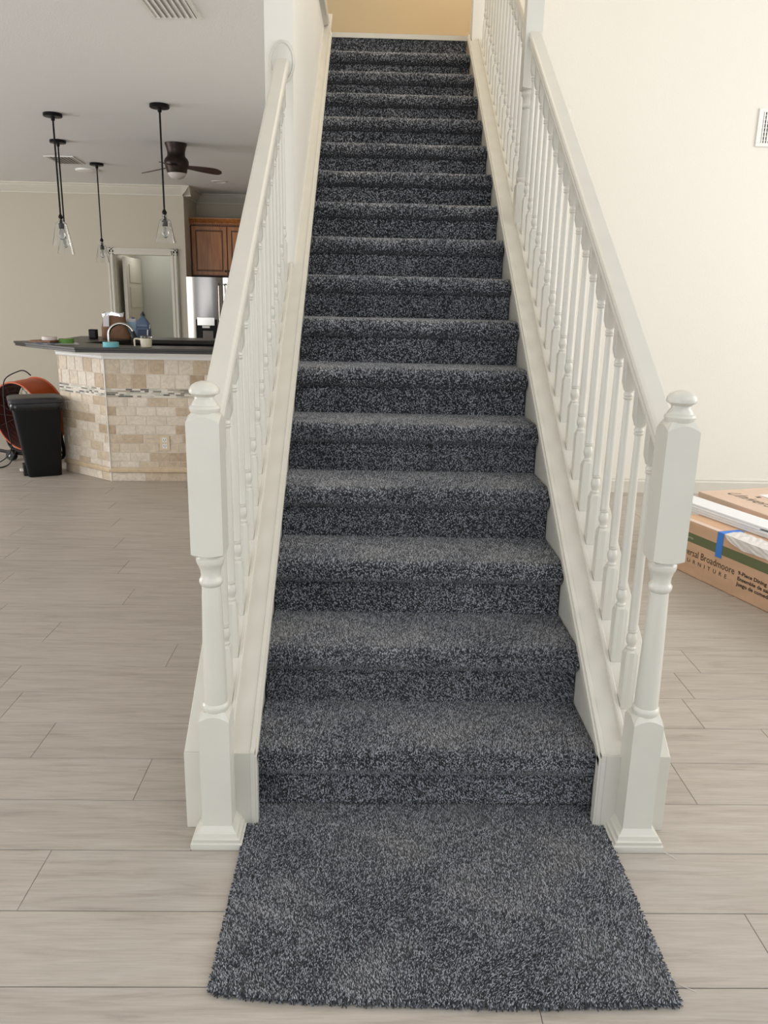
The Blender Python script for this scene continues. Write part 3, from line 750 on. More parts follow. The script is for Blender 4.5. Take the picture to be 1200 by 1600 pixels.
# items on counters (z = .99)
ZT = .99
def torus_roll(name, c, r, h, m, label, cat, ang=0):
    e = empty(name, label, cat, (c[0], c[1], c[2]))
    mb = MB(); n = 28; v = []; f = []
    for (rr, z) in ((r, .001), (r, h), (r * .72, h), (r * .72, .001)):
        for i in range(n): a = 2 * PI * i / n; v.append((rr * math.cos(a), rr * math.sin(a), z))
    for j in range(4):
        for i in range(n): k = (i + 1) % n; f.append((j * n + i, j * n + k, ((j + 1) % 4) * n + k, ((j + 1) % 4) * n + i))
    mb.add(v, f).obj('tape_winding', m, e)
    v = []; f = []; mb = MB()
    for (rr, z) in ((r * .72, .001), (r * .72, h - .001), (r * .66, h - .001), (r * .66, .001)):
        for i in range(n): a = 2 * PI * i / n; v.append((rr * math.cos(a), rr * math.sin(a), z))
    for j in range(4):
        for i in range(n): k = (i + 1) % n; f.append((j * n + i, j * n + k, ((j + 1) % 4) * n + k, ((j + 1) % 4) * n + i))
    mb.add(v, f).obj('card_core', M['card'], e); return e
torus_roll('tape_roll', (-2.032, 3.955, ZT), .056, .036, M['turq'], 'turquoise tape roll lying on the bar below the faucet', 'tape')
pd('papers', *(lambda mb: (mb.v, mb.f))(MB().prism([(-2.70, 4.24), (-2.55, 4.10), (-2.335, 4.17), (-2.42, 4.36), (-2.62, 4.38)], ZT + .0005, ZT + .004)), M['label'])
pp = bpy.data.objects['papers']; pp.name = 'paper_sheet'; tag(pp, 'pale printed sheet lying under the tape rolls on the bar corner', 'paper')
bg = MB().prism([(-2.66, 4.13), (-2.50, 4.09), (-2.47, 4.2), (-2.62, 4.25)], ZT + .0045, ZT + .009).obj('booklet', M['jugblue']); tag(bg, 'small blue and grey booklet on the bar under the cardboard flap', 'booklet')
cf = MB().prism([(-2.70, 4.17), (-2.53, 4.12), (-2.48, 4.26), (-2.66, 4.30)], ZT + .0095, ZT + .026).obj('cardboard_flap', M['kraft'], bevel=.002); tag(cf, 'folded brown cardboard piece on the left end of the bar', 'cardboard')
torus_roll('tape_roll', (-2.565, 4.205, ZT + .0265), .054, .026, M['whitetape'], 'white tape roll resting on folded brown cardboard at the bar end', 'tape')
torus_roll('tape_roll', (-2.448, 4.225, ZT + .0045), .054, .034, M['greentape'], 'green tape roll lying on the printed sheet at the bar corner', 'tape')
# tumbler
mg = empty('tumbler', 'cream handled travel tumbler with a clear lid on the granite bar', 'cup', (-1.79, 4.0, ZT))
MB().lathe([(.034, .0005), (.038, .004), (.042, .055), (.043, .064), (.041, .066)], (0, 0, 0), 28).obj('cup_body', M['cream'], mg, smooth=True)
MB().lathe([(.040, .066), (.041, .070), (.040, .080), (.034, .084), (.012, .086)], (0, 0, 0), 28).obj('lid', M['glass'], mg, smooth=True)
MB().lathe([(.0405, .0655), (.0405, .0705)], (0, 0, 0), 28).obj('lid_gasket', M['black'], mg)
MB().tube(bez([(-.040, 0, .056), (-.07, 0, .060), (-.083, 0, .054), (-.084, 0, .03), (-.083, 0, .006)], 5), .0065, 8).obj('handle', M['cream'], mg, smooth=True)
MB().tube([(.012, 0, .07), (.014, .005, .125)], .003, 8).obj('straw', M['whiteplastic'], mg)
# coffee bag
cb = empty('coffee_bag', 'open brown kraft coffee bag with silver foil rim and white label on the back counter', 'bag', (-2.36, 5.15, ZT))
def bagmesh():
    v = []; f = []; n = 16; rows = 8
    for j in range(rows):
        t = j / (rows - 1); hw = .123 - .036 * t; hd = .06 - .03 * t
        for i in range(n):
            a = 2 * PI * i / n; cx = math.copysign(abs(math.cos(a)) ** .5, math.cos(a)) * hw; cy = math.copysign(abs(math.sin(a)) ** .6, math.sin(a)) * hd
            z = .001 + t * (.205 + .008 * math.sin(a * 3)) ; v.append((cx + .004 * math.sin(t * 9 + a * 2) - .012 * t, cy, z))
    for j in range(rows - 1):
        for i in range(n): k = (i + 1) % n; f.append((j * n + i, j * n + k, (j + 1) * n + k, (j + 1) * n + i))
    f.append(tuple(range(n))[::-1]); return v, f, n, rows
v, f, n, rows = bagmesh()
bb_ = pd('paper_bag_body', v, f, M['kraft'], cb, smooth=True)
tv = [Vector(v[(rows - 1) * n + i]) for i in range(n)]
fv = []; ff = []
for q, (dz, sc1) in enumerate(((0, 1.0), (.022, 1.02), (.028, 1.0), (.01, .93))):
    for i, p in enumerate(tv): fv.append((p.x * sc1, p.y * (sc1 if q < 3 else .8), p.z - .022 + dz + .004 * math.sin(i * 2.3)))
for j in range(3):
    for i in range(n): k = (i + 1) % n; ff.append((j * n + i, j * n + k, (j + 1) * n + k, (j + 1) * n + i))
fv = [(x * 1.03, y * 1.1, z) for x, y, z in fv]
pd('foil_rim', fv, ff, M['foil'], cb, smooth=True)
pd('label', [(-.085, -.062, .10), (-.035, -.064, .10), (-.035, -.050, .19), (-.085, -.048, .19), (-.085, -.060, .10), (-.035, -.062, .10), (-.035, -.048, .19), (-.085, -.046, .19)], BF, M['label'], cb)
bs = empty('smart_speaker', 'small black box speaker standing left of the coffee bag', 'speaker', (-2.51, 5.02, ZT))
box('case', -.032, .032, -.03, .03, .0005, .078, M['black'], bs, bevel=.006); box('front_grille', -.026, .026, -.032, -.029, .01, .07, M['rubber'], bs, bevel=.002)
jg = empty('cleaner_bottle', 'blue cleaning bottle with grey cap behind the faucet', 'bottle', (-2.135, 5.2, ZT))
BOT = [((.056, .036, .014), .0005), ((.060, .040, .016), .008), ((.060, .040, .016), .085), ((.054, .036, .016), .092), ((.058, .038, .016), .10), ((.055, .037, .016), .125), ((.042, .030, .014), .150), ((.026, .024, .014), .170), ((.018, .018, .012), .180), ((.017, .017, .012), .193)]
def rr5(hx, hy, r_, n=5):
    P = []
    for cx, cy, a0 in ((hx - r_, hy - r_, 0), (-hx + r_, hy - r_, 90), (-hx + r_, -hy + r_, 180), (hx - r_, -hy + r_, 270)):
        for i in range(n): a = math.radians(a0 + 90 * i / (n - 1)); P.append((cx + r_ * math.cos(a), cy + r_ * math.sin(a)))
    return P
jv = []; jf = []
for a, z in BOT: jv += [(x, y, z) for x, y in rr5(*a)]
for j in range(len(BOT) - 1):
    for i in range(20): k = (i + 1) % 20; jf.append((j * 20 + i, j * 20 + k, (j + 1) * 20 + k, (j + 1) * 20 + i))
jf += [tuple(range(20))[::-1], tuple((len(BOT) - 1) * 20 + i for i in range(20))]
MB().add(jv, jf).obj('bottle_body', M['jugblue'], jg, smooth=True)
box('front_label', -.04, .04, -.0415, -.039, .02, .08, M['juglabel2'], jg)
MB().lathe([(.020, .19), (.020, .208), (.011, .214), (.011, .226), (.006, .228)], (0, 0, 0), 18).obj('cap', M['lid'], jg, smooth=True)
MB().tube([(.05, -.02, .03), (.062, -.02, .12)], .005, 8).obj('side_tube', M['whiteplastic'], jg)
j2 = empty('soap_jug', 'pale translucent jug with a blue label between coffee bag and blue bottle', 'jug', (-2.235, 5.24, ZT))
box('jug_body', -.048, .04, -.035, .035, .0005, .165, M['label'], j2, bevel=.01); box('blue_label', -.05, .042, -.0375, -.034, .03, .14, M['juglabel'], j2); MB().lathe([(.016, .162), (.016, .178), (.003, .180)], (0, 0, 0), 16).obj('cap', M['jugblue'], j2)

# ================================================================ fridge and cabinets
fr = empty('refrigerator', 'stainless steel french-door refrigerator with a black dispenser recess', 'refrigerator', (-1.93, 8.3, 0)); wr_ = W(fr)
FX0, FX1, FYf = -2.345, -1.52, 7.85
wr_(box('cabinet', FX0, FX1, 7.92, 8.8, .02, 1.565, M['steel_side'], fr))
def door_panel(x0, x1, z0, z1, name):
    n = 10; v = []; 
    for z in (z0, z1):
        for i in range(n + 1):
            t = i / n; b = .028 * (1 - (2 * t - 1) ** 4) + .012 * math.sin(t * PI); v.append((x0 + (x1 - x0) * t, 7.915 - b - .02, z))
    for z in (z0, z1):
        for i in range(n + 1): v.append((x0 + (x1 - x0) * i / n, 7.918, z))
    m_ = n + 1; f = []
    for i in range(n): f += [(i, i + 1, m_ + i + 1, m_ + i), (2 * m_ + i + 1, 2 * m_ + i, 3 * m_ + i, 3 * m_ + i + 1), (m_ + i, m_ + i + 1, 3 * m_ + i + 1, 3 * m_ + i), (i + 1, i, 2 * m_ + i, 2 * m_ + i + 1)]
    f += [(0, m_, 3 * m_, 2 * m_), (n, 2 * m_ + n, 3 * m_ + n, m_ + n)]
    return wr_(pd(name, v, f, M['steel'], fr, smooth=True))
FS = -1.915
dl = door_panel(FX0 + .003, FS - .004, .62, 1.575, 'door'); door_panel(FS + .004, FX1 - .003, .62, 1.575, 'door'); door_panel(FX0 + .003, FX1 - .003, .06, .60, 'freezer_drawer')
def kid(o, p, root):    # part of a part, built in world coordinates
    o.parent = p; o.location = (0, 0, 0); return o
kid(MB().box(-2.235, -1.985, 7.842, 7.87, .78, 1.09).obj('dispenser_recess', M['black']), dl, fr)
kid(MB().box(-2.215, -2.01, 7.832, 7.846, 1.02, 1.115).obj('dispenser_panel', M['chrome'], bevel=.003), dl, fr)
kid(MB().box(-2.16, -2.07, 7.830, 7.85, .99, 1.018).obj('water_spout', M['whiteplastic'], bevel=.004), dl, fr)
kid(MB().box(-2.155, -2.03, 7.836, 7.85, .80, .96).obj('paddle', M['steel_side'], bevel=.004), dl, fr)
for x in (FS - .035, FS + .035): wr_(MB().tube([(x, 7.868, .72), (x, 7.835, .74), (x, 7.83, 1.1), (x, 7.835, 1.48), (x, 7.868, 1.50)], .009, 10).obj('door_handle', M['chrome'], fr, smooth=True))
cbn = empty('upper_cabinet', 'stained maple wall cabinet with raised-panel doors above the refrigerator', 'cabinet', (-1.93, 8.6, 1.6)); wb = W(cbn)
CY = 8.4
wb(box('carcass', -2.383, -1.0, CY + .02, 8.82, 1.60, 2.22, M['wood_dark'], cbn))
def cab_door(x0, x1, z0, z1, knobx):
    mb = MB(); s_ = .045
    mb.box(x0, x0 + s_, CY - .004, CY + .018, z0, z1).box(x1 - s_, x1, CY - .004, CY + .018, z0, z1).box(x0 + s_, x1 - s_, CY - .004, CY + .018, z0, z0 + s_).box(x0 + s_, x1 - s_, CY - .004, CY + .018, z1 - s_, z1)
    d = wb(mb.obj('door', M['wood'], cbn, bevel=.003))
    g = MB().box(x0 + s_, x1 - s_, CY + .006, CY + .016, z0 + s_, z1 - s_).obj('groove', M['wood_dark'], d)
    i_ = s_ + .014; p = MB().box(x0 + i_, x1 - i_, CY - .004, CY + .012, z0 + i_, z1 - i_).obj('raised_panel', M['wood'], d, bevel=.006)
    k = MB().lathe([(.005, 0), (.005, .012), (.013, .016), (.014, .024), (.006, .029)], (0, 0, 0), 14, mat=Matrix.Rotation(PI / 2, 3, 'X').to_4x4()); k.v = [(x + knobx, y + CY - .004, z + z0 + .05) for x, y, z in k.v]
    k.obj('knob', M['rubber'], d, smooth=True)
for a, b, kx in ((-2.365, -1.937, -1.957), (-1.925, -1.477, -1.905), (-1.465, -1.02, -1.04)): cab_door(a, b, 1.612, 2.185, kx)
wb(MB().sweep([(0, 0, 0), (0, -.02, 0), (0, -.022, .012), (0, -.05, .045), (0, -.062, .055), (0, -.062, .068), (0, 0, .068)], (-2.383, CY + .02, 2.212), (-1.0, CY + .02, 2.212)).obj('crown', M['wood'], cbn))
dm = MB()
for i in range(58): dm.box(-2.375 + i * .024, -2.363 + i * .024, CY - .018, CY - .002, 2.196, 2.212)
o = wb(dm.obj('dentil_moulding', M['wood'], cbn)); o['kind'] = 'stuff'

# ================================================================ pendants
def pendant(x, y, zrod, ztop, zbot, label):
    e = empty('pendant_light', label, 'pendant light', (x, y, HC), 'clear glass pendant lights over the peninsula')
    def A(mb, n, m, p=e, **k): return mb.obj(n, m, p, **k)
    L = lambda z: z - HC
    A(MB().lathe([(.0, -.001), (.064, -.001), (.066, -.004), (.066, -.020), (.062, -.024), (.014, -.026), (.013, -.046), (.008, -.05)][::-1], (0, 0, 0), 32), 'ceiling_canopy', M['bronze'], smooth=True)
    A(MB().lathe([(.0065, L(zrod) + .02), (.0065, -.04)], (0, 0, 0), 12), 'rod', M['bronze'], smooth=True)
    A(MB().lathe([(.008, L(zrod) - .006), (.015, L(zrod) + .002), (.017, L(zrod) + .012), (.012, L(zrod) + .022), (.008, L(zrod) + .030)], (0, 0, 0), 16), 'swivel_ball', M['bronze'], smooth=True)
    zt = L(ztop); zb = L(zbot); zr = L(zrod)
    rt, rb = .040, .071
    out = [(rb, zb), (rt, zt - .006), (rt - .002, zt), (.030, zt + .006), (.016, zt + .012), (.014, zt + .018), (.019, zt + .024), (.017, (zt + .024 + zr) / 2), (.010, zr - .004)]
    g = MB(); n = 36; t_ = .0022; v = []; f = []
    inn = [(max(r - t_, .004), z - (t_ if 0 < i else 0)) for i, (r, z) in enumerate(out)]
    ring = out + inn[::-1]
    for r, z in ring:
        for i in range(n): a = 2 * PI * i / n; v.append((r * math.cos(a), r * math.sin(a), z))
    for j in range(len(ring)):
        j2_ = (j + 1) % len(ring)
        for i in range(n): k = (i + 1) % n; f.append((j * n + i, j * n + k, j2_ * n + k, j2_ * n + i))
    A(g.add(v, f), 'glass_shade', M['glass'], smooth=True)
    A(MB().lathe([(.018, zt - .040), (.0195, zt - .038), (.0195, zt - .002), (.012, zt + .004), (.005, zr)], (0, 0, 0), 18), 'lamp_socket', M['lid'], smooth=True)
    b = A(MB().lathe([(.0005, zt - .118), (.010, zt - .115), (.019, zt - .104), (.0225, zt - .088), (.019, zt - .065), (.013, zt - .048), (.012, zt - .040)], (0, 0, 0), 20), 'light_bulb', M['glass'], smooth=True)
    fl = MB()
    for q in range(4):
        a = PI / 2 * q; fl.tube([(.004 * math.cos(a), .004 * math.sin(a), zt - .045), (.008 * math.cos(a), .008 * math.sin(a), zt - .098)], .0012, 5)
    fl.obj('filament', M['opal'], b)
pendant(-2.461, 4.343, 1.89, 1.858, 1.700, 'clear glass pendant at far left, the nearer of the two overlapping ones')
pendant(-1.607, 3.974, 1.905, 1.864, 1.717, 'clear glass pendant hanging alone in front of the ceiling fan')
pendant(-2.815, 5.383, 1.90, 1.858, 1.690, 'clear glass pendant half hidden behind the leftmost nearer pendant')
pendant(-2.877, 6.557, 1.87, 1.829, 1.665, 'small far clear glass pendant hanging beside the cased opening')

# ================================================================ ceiling fan
cf_ = empty('ceiling_fan', 'dark bronze hugger ceiling fan with walnut blades and an opal light', 'fan', (-1.828, 5.386, HC))
MB().lathe([(.010, -.236), (.078, -.236), (.084, -.226), (.088, -.205), (.094, -.19), (.102, -.165), (.103, -.145), (.094, -.122), (.079, -.108), (.074, -.095), (.074, -.07), (.082, -.035), (.091, -.012), (.092, -.0005), (.01, -.0005)], (0, 0, 0), 40).obj('motor_housing', M['fanbody'], cf_, smooth=True)
MB().lathe([(.0005, -.285), (.03, -.282), (.058, -.268), (.074, -.248), (.078, -.236), (.076, -.232)], (0, 0, 0), 32).obj('light_bowl', M['opal'], cf_, smooth=True)
for ang in (6, 152, 268):
    v = []; f = []; n = 12; R0, R1 = .085, .375; pitch = math.radians(-13)
    for i in range(n + 1):
        t = i / n; r = R0 + (R1 - R0) * t; hw = .030 + .034 * math.sin(min(1, t * 1.35) * PI / 2) if t < .78 else .064 * math.sqrt(max(.02, 1 - ((t - .78) / .23) ** 2))
        for s_, zz in ((-1, .003), (1, .003), (1, -.003), (-1, -.003)): v.append((r, s_ * hw * math.cos(pitch), -.185 + s_ * hw * math.sin(pitch) + zz - .03 * t))
    for i in range(n):
        for j in range(4): k = (j + 1) % 4; f.append((i * 4 + j, i * 4 + k, (i + 1) * 4 + k, (i + 1) * 4 + j))
    f += [(0, 1, 2, 3), (n * 4 + 3, n * 4 + 2, n * 4 + 1, n * 4)]
    b = pd('fan_blade', v, f, M['blade'], cf_, smooth=True); b.rotation_euler = (0, 0, math.radians(ang))
# ================================================================ ceiling fixtures
def vent(name, pts, nsl, label, along):
    """pts: near-left, near-right, far-right, far-left corners"""
    P = [Vector((x, y, HC)) for x, y in pts]; c = sum(P, Vector()) / 4
    e = empty(name, label, 'vent', tuple(c))
    A = (P[1] - P[0]); B = (P[3] - P[0]); a = A.length; b = B.length; A.normalize(); B.normalize(); Z = Vector((0, 0, 1)); O = P[0] - c
    mb = MB(); fw = .022
    mb.frame(O, A, B, Z, a, fw, .008, 0, 0, -.0085).frame(O, A, B, Z, a, fw, .008, 0, b - fw, -.0085).frame(O, A, B, Z, fw, b - 2 * fw, .008, 0, fw, -.0085).frame(O, A, B, Z, fw, b - 2 * fw, .008, a - fw, fw, -.0085)
    mb.obj('frame', M['whiteplastic'], e, bevel=.001)
    MB().frame(O, A, B, Z, a - 2 * fw, b - 2 * fw, .0008, fw, fw, -.0014).obj('duct_opening', M['vdark'], e)
    for i in range(nsl):
        t = fw + (a - 2 * fw) * (i + .5) / nsl; w_ = (a - 2 * fw) / nsl * .86
        C2 = (A * .93 - Z * .36).normalized(); N2 = C2.cross(B)
        MB().frame(O + A * (t - w_ / 2) - Z * .002, C2, B, N2, w_, b - 2 * fw, .0012, 0, fw, 0).obj('louvre', M['whiteplastic'], e)
M['vdark'] = mat('duct_shadow_grey', (190, 190, 188), .9)
vent('ceiling_vent', [(-1.20, 2.015 - .13), (-.965, 2.0 - .13), (-.965, 2.228), (-1.20, 2.24)], 7, 'white ceiling register near the top left edge of the picture', 0)
vent('ceiling_vent', [(-3.25, 6.18), (-2.97, 6.17), (-3.00, 6.62), (-3.29, 6.63)], 7, 'ceiling register far away behind the left pendant rods', 0)
sp_ = empty('smoke_detector', 'flat round white disc on the ceiling beside the far register', 'detector', (-3.115, 7.0, HC))
MB().lathe([(.0, -.022), (.10, -.022), (.118, -.015), (.122, -.0005), (.0, -.0005)], (0, 0, 0), 32).obj('cover', M['whiteplastic'], sp_, smooth=True)
cn = empty('recessed_light', 'round recessed ceiling downlight right of the ceiling fan', 'downlight', (-1.867, 7.63, HC))
MB().lathe([(.066, -.001), (.092, -.001), (.092, -.006), (.066, -.010), (.06, -.002)], (0, 0, 0), 32).obj('trim_ring', M['whiteplastic'], cn, smooth=True)
MB().lathe([(.0, -.0045), (.062, -.0045), (.062, -.001), (.0, -.001)], (0, 0, 0), 24).obj('lamp_disc', M['opal'], cn)

# ================================================================ trash can
tc_ = empty('trash_can', 'tall black plastic pedal bin in front of the drum fan', 'trash can', (-2.70, 4.165, 0)); tc_.rotation_euler = (0, 0, math.radians(26))
def rrect(hx, hy, r, n=5):
    P = []
    for cx, cy, a0 in ((hx - r, hy - r, 0), (-hx + r, hy - r, 90), (-hx + r, -hy + r, 180), (hx - r, -hy + r, 270)):
        for i in range(n): a = math.radians(a0 + 90 * i / (n - 1)); P.append((cx + r * math.cos(a), cy + r * math.sin(a)))
    return P
def loft(rings):
    n = len(rings[0][0]); v = []; f = []
    for P, z in rings: v += [(x, y, z) for x, y in P]
    for j in range(len(rings) - 1):
        for i in range(n): k = (i + 1) % n; f.append((j * n + i, j * n + k, (j + 1) * n + k, (j + 1) * n + i))
    f.append(tuple(range(n))[::-1]); f.append(tuple((len(rings) - 1) * n + i for i in range(n)))
    return MB().add(v, f)
sh = lambda P, dx: [(x + dx, y) for x, y in P]
loft([(sh(rrect(.118, .125, .03), .022), .001), (sh(rrect(.121, .127, .03), .020), .02), (sh(rrect(.128, .13, .03), .017), .10), (sh(rrect(.17, .15, .035), 0), .535), (sh(rrect(.172, .152, .035), 0), .565)]).obj('bin_body', M['black'], tc_, smooth=True)
loft([(rrect(.179, .158, .05), .545), (rrect(.181, .160, .05), .548), (rrect(.180, .159, .05), .556), (rrect(.174, .154, .05), .562)]).obj('liner_bag', M['bag'], tc_)
lb = MB(); rr_ = rrect(.182, .161, .05, 8); nn = len(rr_)
lv = []; 
for j, (s_, z) in enumerate(((1.0, .560), (1.015, .548), (1.02, .530), (1.0, .516))):
    for i, (x, y) in enumerate(rr_): lv.append((x * s_ * (1 + .008 * math.sin(i * 1.7 + j)), y * s_ * (1 + .010 * math.sin(i * 2.3 + j * 2)), z + (.008 * math.sin(i * 1.3) + .006 * math.sin(i * 3.1) if j > 1 else 0)))
lf = [(j * nn + i, j * nn + (i + 1) % nn, (j + 1) * nn + (i + 1) % nn, (j + 1) * nn + i) for j in range(3) for i in range(nn)]
lb.add(lv, lf).obj('liner_overhang', M['bag'], tc_, smooth=True)
loft([(rrect(.181, .165, .05, 7), .562), (rrect(.189, .171, .055, 7), .568), (rrect(.190, .172, .055, 7), .588), (rrect(.185, .167, .055, 7), .594), (rrect(.17, .15, .055, 7), .600), (rrect(.1, .09, .05, 7), .604)]).obj('lid', M['lid'], tc_, smooth=True)
box('pedal_recess', -.128, -.085, -.06, .06, .001, .085, M['rubber'], tc_, bevel=.006)
box('foot_pedal', -.15, -.10, -.045, .045, .035, .045, M['whiteplastic'], tc_, bevel=.004)
MB().tube(bez([(.158, .03, .33), (.172, .03, .24), (.178, .03, .16), (.170, .03, .115), (.140, .03, .10)], 5), .013, 8).obj('side_handle', M['black'], tc_, smooth=True)

# ================================================================ drum fan
df = empty('drum_fan', 'orange drum fan on a black wheeled stand behind the trash can', 'fan', (-2.96, 4.80, 0))
ax = Vector((-.45, -.89, -.09)).normalized(); cF = Vector((-3.04, 4.62, .372)) - df.location; RD = .28; LD = .25
cB = cF - ax * LD
e1 = ax.cross(Vector((0, 0, 1))).normalized(); e2 = e1.cross(ax).normalized()
def ringax(c, r, n=40): return [c + (e1 * math.cos(2 * PI * i / n) + e2 * math.sin(2 * PI * i / n)) * r for i in range(n)]
def shell(rings, closed=True):
    n = len(rings[0]); v = []; f = []
    for q in rings: v += q
    m_ = len(rings)
    for j in range(m_ if closed else m_ - 1):
        for i in range(n): k = (i + 1) % n; f.append((j * n + i, ((j + 1) % m_) * n + i, ((j + 1) % m_) * n + k, j * n + k))
    return MB().add(v, f)
shell([ringax(cF, RD + .006), ringax(cF - ax * .006, RD + .008), ringax(cF - ax * .014, RD), ringax(cF - ax * .10, RD + .004), ringax(cB + ax * .014, RD), ringax(cB + ax * .006, RD + .008), ringax(cB, RD + .006), ringax(cB, RD - .004), ringax(cF, RD - .004)]).obj('drum', M['orange'], df, smooth=True)
shell([ringax(cF - ax * .004, RD - .0045), ringax(cB + ax * .004, RD - .0045), ringax(cB + ax * .004, RD - .008), ringax(cF - ax * .004, RD - .008)]).obj('drum_shade_lining', M['orange_shade'], df, smooth=True)  # added inner shell carrying the drum's shade in its colour
# grille wires front
gm = MB()
for r in (.05, .09, .13, .17, .21, .25, .268):
    P = ringax(cF - ax * .012, r, 36); gm.tube(P + [P[0]], .0010, 4)
for i in range(16):
    a = 2 * PI * i / 16; d = e1 * math.cos(a) + e2 * math.sin(a); gm.tube([cF - ax * .014 + d * .03, cF - ax * .014 + d * .271], .0011, 4)
o = gm.obj('front_grille', M['rubber'], df)
g2 = MB()
for r in (.05, .1, .15, .2, .25, .268):
    P = ringax(cB + ax * .01, r, 36); g2.tube(P + [P[0]], .002, 4)
for i in range(16):
    a = 2 * PI * i / 16; d = e1 * math.cos(a) + e2 * math.sin(a); g2.tube([cB + ax * .01, cB + ax * .01 + d * .271], .002, 4)
g2.obj('rear_grille', M['steel_side'], df)
MB().tube([cB + ax * .02, cF - ax * .06], [.055, .07], 20).obj('motor', M['rubber'], df, smooth=True)
for k in range(3):
    a = 2 * PI * k / 3 + .4; d = e1 * math.cos(a) + e2 * math.sin(a); t = ax.cross(d)
    c0 = cF - ax * .11
    V = [c0 + d * .06 - t * .03 + ax * .02, c0 + d * .06 + t * .03 - ax * .02, c0 + d * .26 + t * .10 - ax * .03, c0 + d * .27 - t * .04 + ax * .03]
    V += [p + ax * .003 for p in V]
    pd('fan_blade', V, BF, M['steel'], df)
# stand
zc = cF.z; 
sL = (cF + cB) / 2
side = e1 * (RD + .03)
yoke = [sL + side * 1.0, sL + side * 1.04 + Vector((0, 0, -.12)), sL + side * .92 + Vector((0, 0, -.29)), sL + side * .5 + Vector((0, 0, -.335)), sL - side * .5 + Vector((0, 0, -.335)), sL - side * .92 + Vector((0, 0, -.29)), sL - side * 1.04 + Vector((0, 0, -.12)), sL - side]
MB().tube(bez(yoke, 5), .013, 8).obj('stand_yoke', M['bronze'], df, smooth=True)
foot = Vector((0, 0, .05))
A1 = Vector((-3.42, 4.80, .075)) - df.location; A2 = Vector((-3.135, 4.66, .045)) - df.location; A3 = Vector((-2.80, 4.62, .045)) - df.location
MB().tube([A1, A2 + Vector((0, .03, .01)), A3], .014, 8).obj('base_tube', M['bronze'], df, smooth=True)
wh = MB().tube([A2 + Vector((-.01, -.02, -.0)), A2 + Vector((.006, .018, 0))], .044, 24).obj('wheel', M['rubber'], df, smooth=True)
MB().tube([A2 + Vector((-.014, -.028, 0)), A2 + Vector((-.01, -.02, 0))], .010, 12).obj('hub_cap', M['whiteplastic'], wh)
w3 = A3 + Vector((.30, .5, 0)); 
MB().tube([A3, A3 + Vector((.05, .35, 0))], .014, 8).obj('base_tube', M['bronze'], df, smooth=True)
wh2 = MB().tube([A3 + Vector((.04, .34, 0)), A3 + Vector((.07, .36, 0))], .044, 24).obj('wheel', M['rubber'], df, smooth=True)
MB().box(.16, .30, -.02, .0, .20, .27).obj('side_bracket', M['orange'], df) if False else None
# carry cord over the drum down to floor
Cw = lambda p: Vector(p) - df.location
MB().tube(bez([Cw((-2.945, 4.72, .70)), Cw((-2.965, 4.66, .74)), Cw((-3.0, 4.62, .74)), Cw((-3.075, 4.55, .69)), Cw((-3.09, 4.52, .6)), Cw((-3.085, 4.50, .38)), Cw((-3.055, 4.46, .26)), Cw((-3.04, 4.45, .15)), Cw((-3.09, 4.44, .06)), Cw((-3.2, 4.42, .008)), Cw((-3.35, 4.40, .006))], 6), .0048, 6).obj('power_cord', M['rubber'], df, smooth=True)
MB().tube(bez([Cw((-3.02, 4.50, .13)), Cw((-3.035, 4.46, .07)), Cw((-3.06, 4.40, .012)), Cw((-3.12, 4.31, .006)), Cw((-3.3, 4.28, .006)), Cw((-3.5, 4.30, .006))], 6), .0048, 6).obj('power_cord', M['rubber'], df, smooth=True)

# ================================================================ cartons on the right
BO = Vector((1.499, 2.062, 0)); BD = Vector((.309, -.951, 0)).normalized(); BN = Vector((.951, .309, 0)).normalized(); Zv = Vector((0, 0, 1))
S0, S1, BH, BWd = -.055, 1.55, .285, .66
cx_ = empty('furniture_carton', 'long brown cardboard furniture carton with a green band lying on the floor', 'box', tuple(BO)); wx = W(cx_)
# body as panels with slightly bevelled edges
wx(MB().frame(BO, BD, BN, Zv, S1 - S0, BWd, BH - .003, S0, 0, .001).obj('carton_body', M['card'], cx_, bevel=.004))
wx(MB().frame(BO, BD, BN, Zv, S1 - S0 - .004, BWd * .497, .003, S0 + .002, .004, BH - .003).obj('top_flap', M['card'], cx_))
wx(MB().frame(BO, BD, BN, Zv, S1 - S0 - .004, BWd * .48, .003, S0 + .002, BWd * .515, BH - .003).obj('top_flap', M['card'], cx_))
wx(MB().frame(BO, BD, BN, Zv, S1 - S0, .0006, .048, S0, -.0007, .177).obj('green_band', M['green'], cx_))
def text(s, size, m, u, z, parent, ww_, sx=1.0, spacing=1.0, bold=0, O=BO, D=BD, Up=Zv, N=-BN, lift=.0012, name='printed_text', shear=0):
    c = bpy.data.curves.new('t', 'FONT'); c.body = s; c.size = size; c.space_character = spacing; c.offset = bold; c.resolution_u = 2; c.shear = shear
    o = bpy.data.objects.new('t', c); col.objects.link(o); dg = bpy.context.evaluated_depsgraph_get(); me = bpy.data.meshes.new_from_object(o.evaluated_get(dg)); bpy.data.objects.remove(o)
    me.transform(Matrix.Diagonal((sx, 1, 1, 1)))
    me.materials.clear()
    M4 = Matrix.Identity(4)
    for i in range(3): M4[i][0] = D[i]; M4[i][1] = Up[i]; M4[i][2] = N[i]
    M4.translation = O + D * u + Up * z + N * lift
    me.transform(M4); xs = [v_.co for v_ in me.vertices]
    return ww_(link(name, me, m, parent))
def twidth(s, size, spacing=1.0):
    c = bpy.data.curves.new('t', 'FONT'); c.body = s; c.size = size; c.space_character = spacing; o = bpy.data.objects.new('t', c); col.objects.link(o); bpy.context.view_layer.update(); w_ = o.dimensions.x; bpy.data.objects.remove(o); return w_
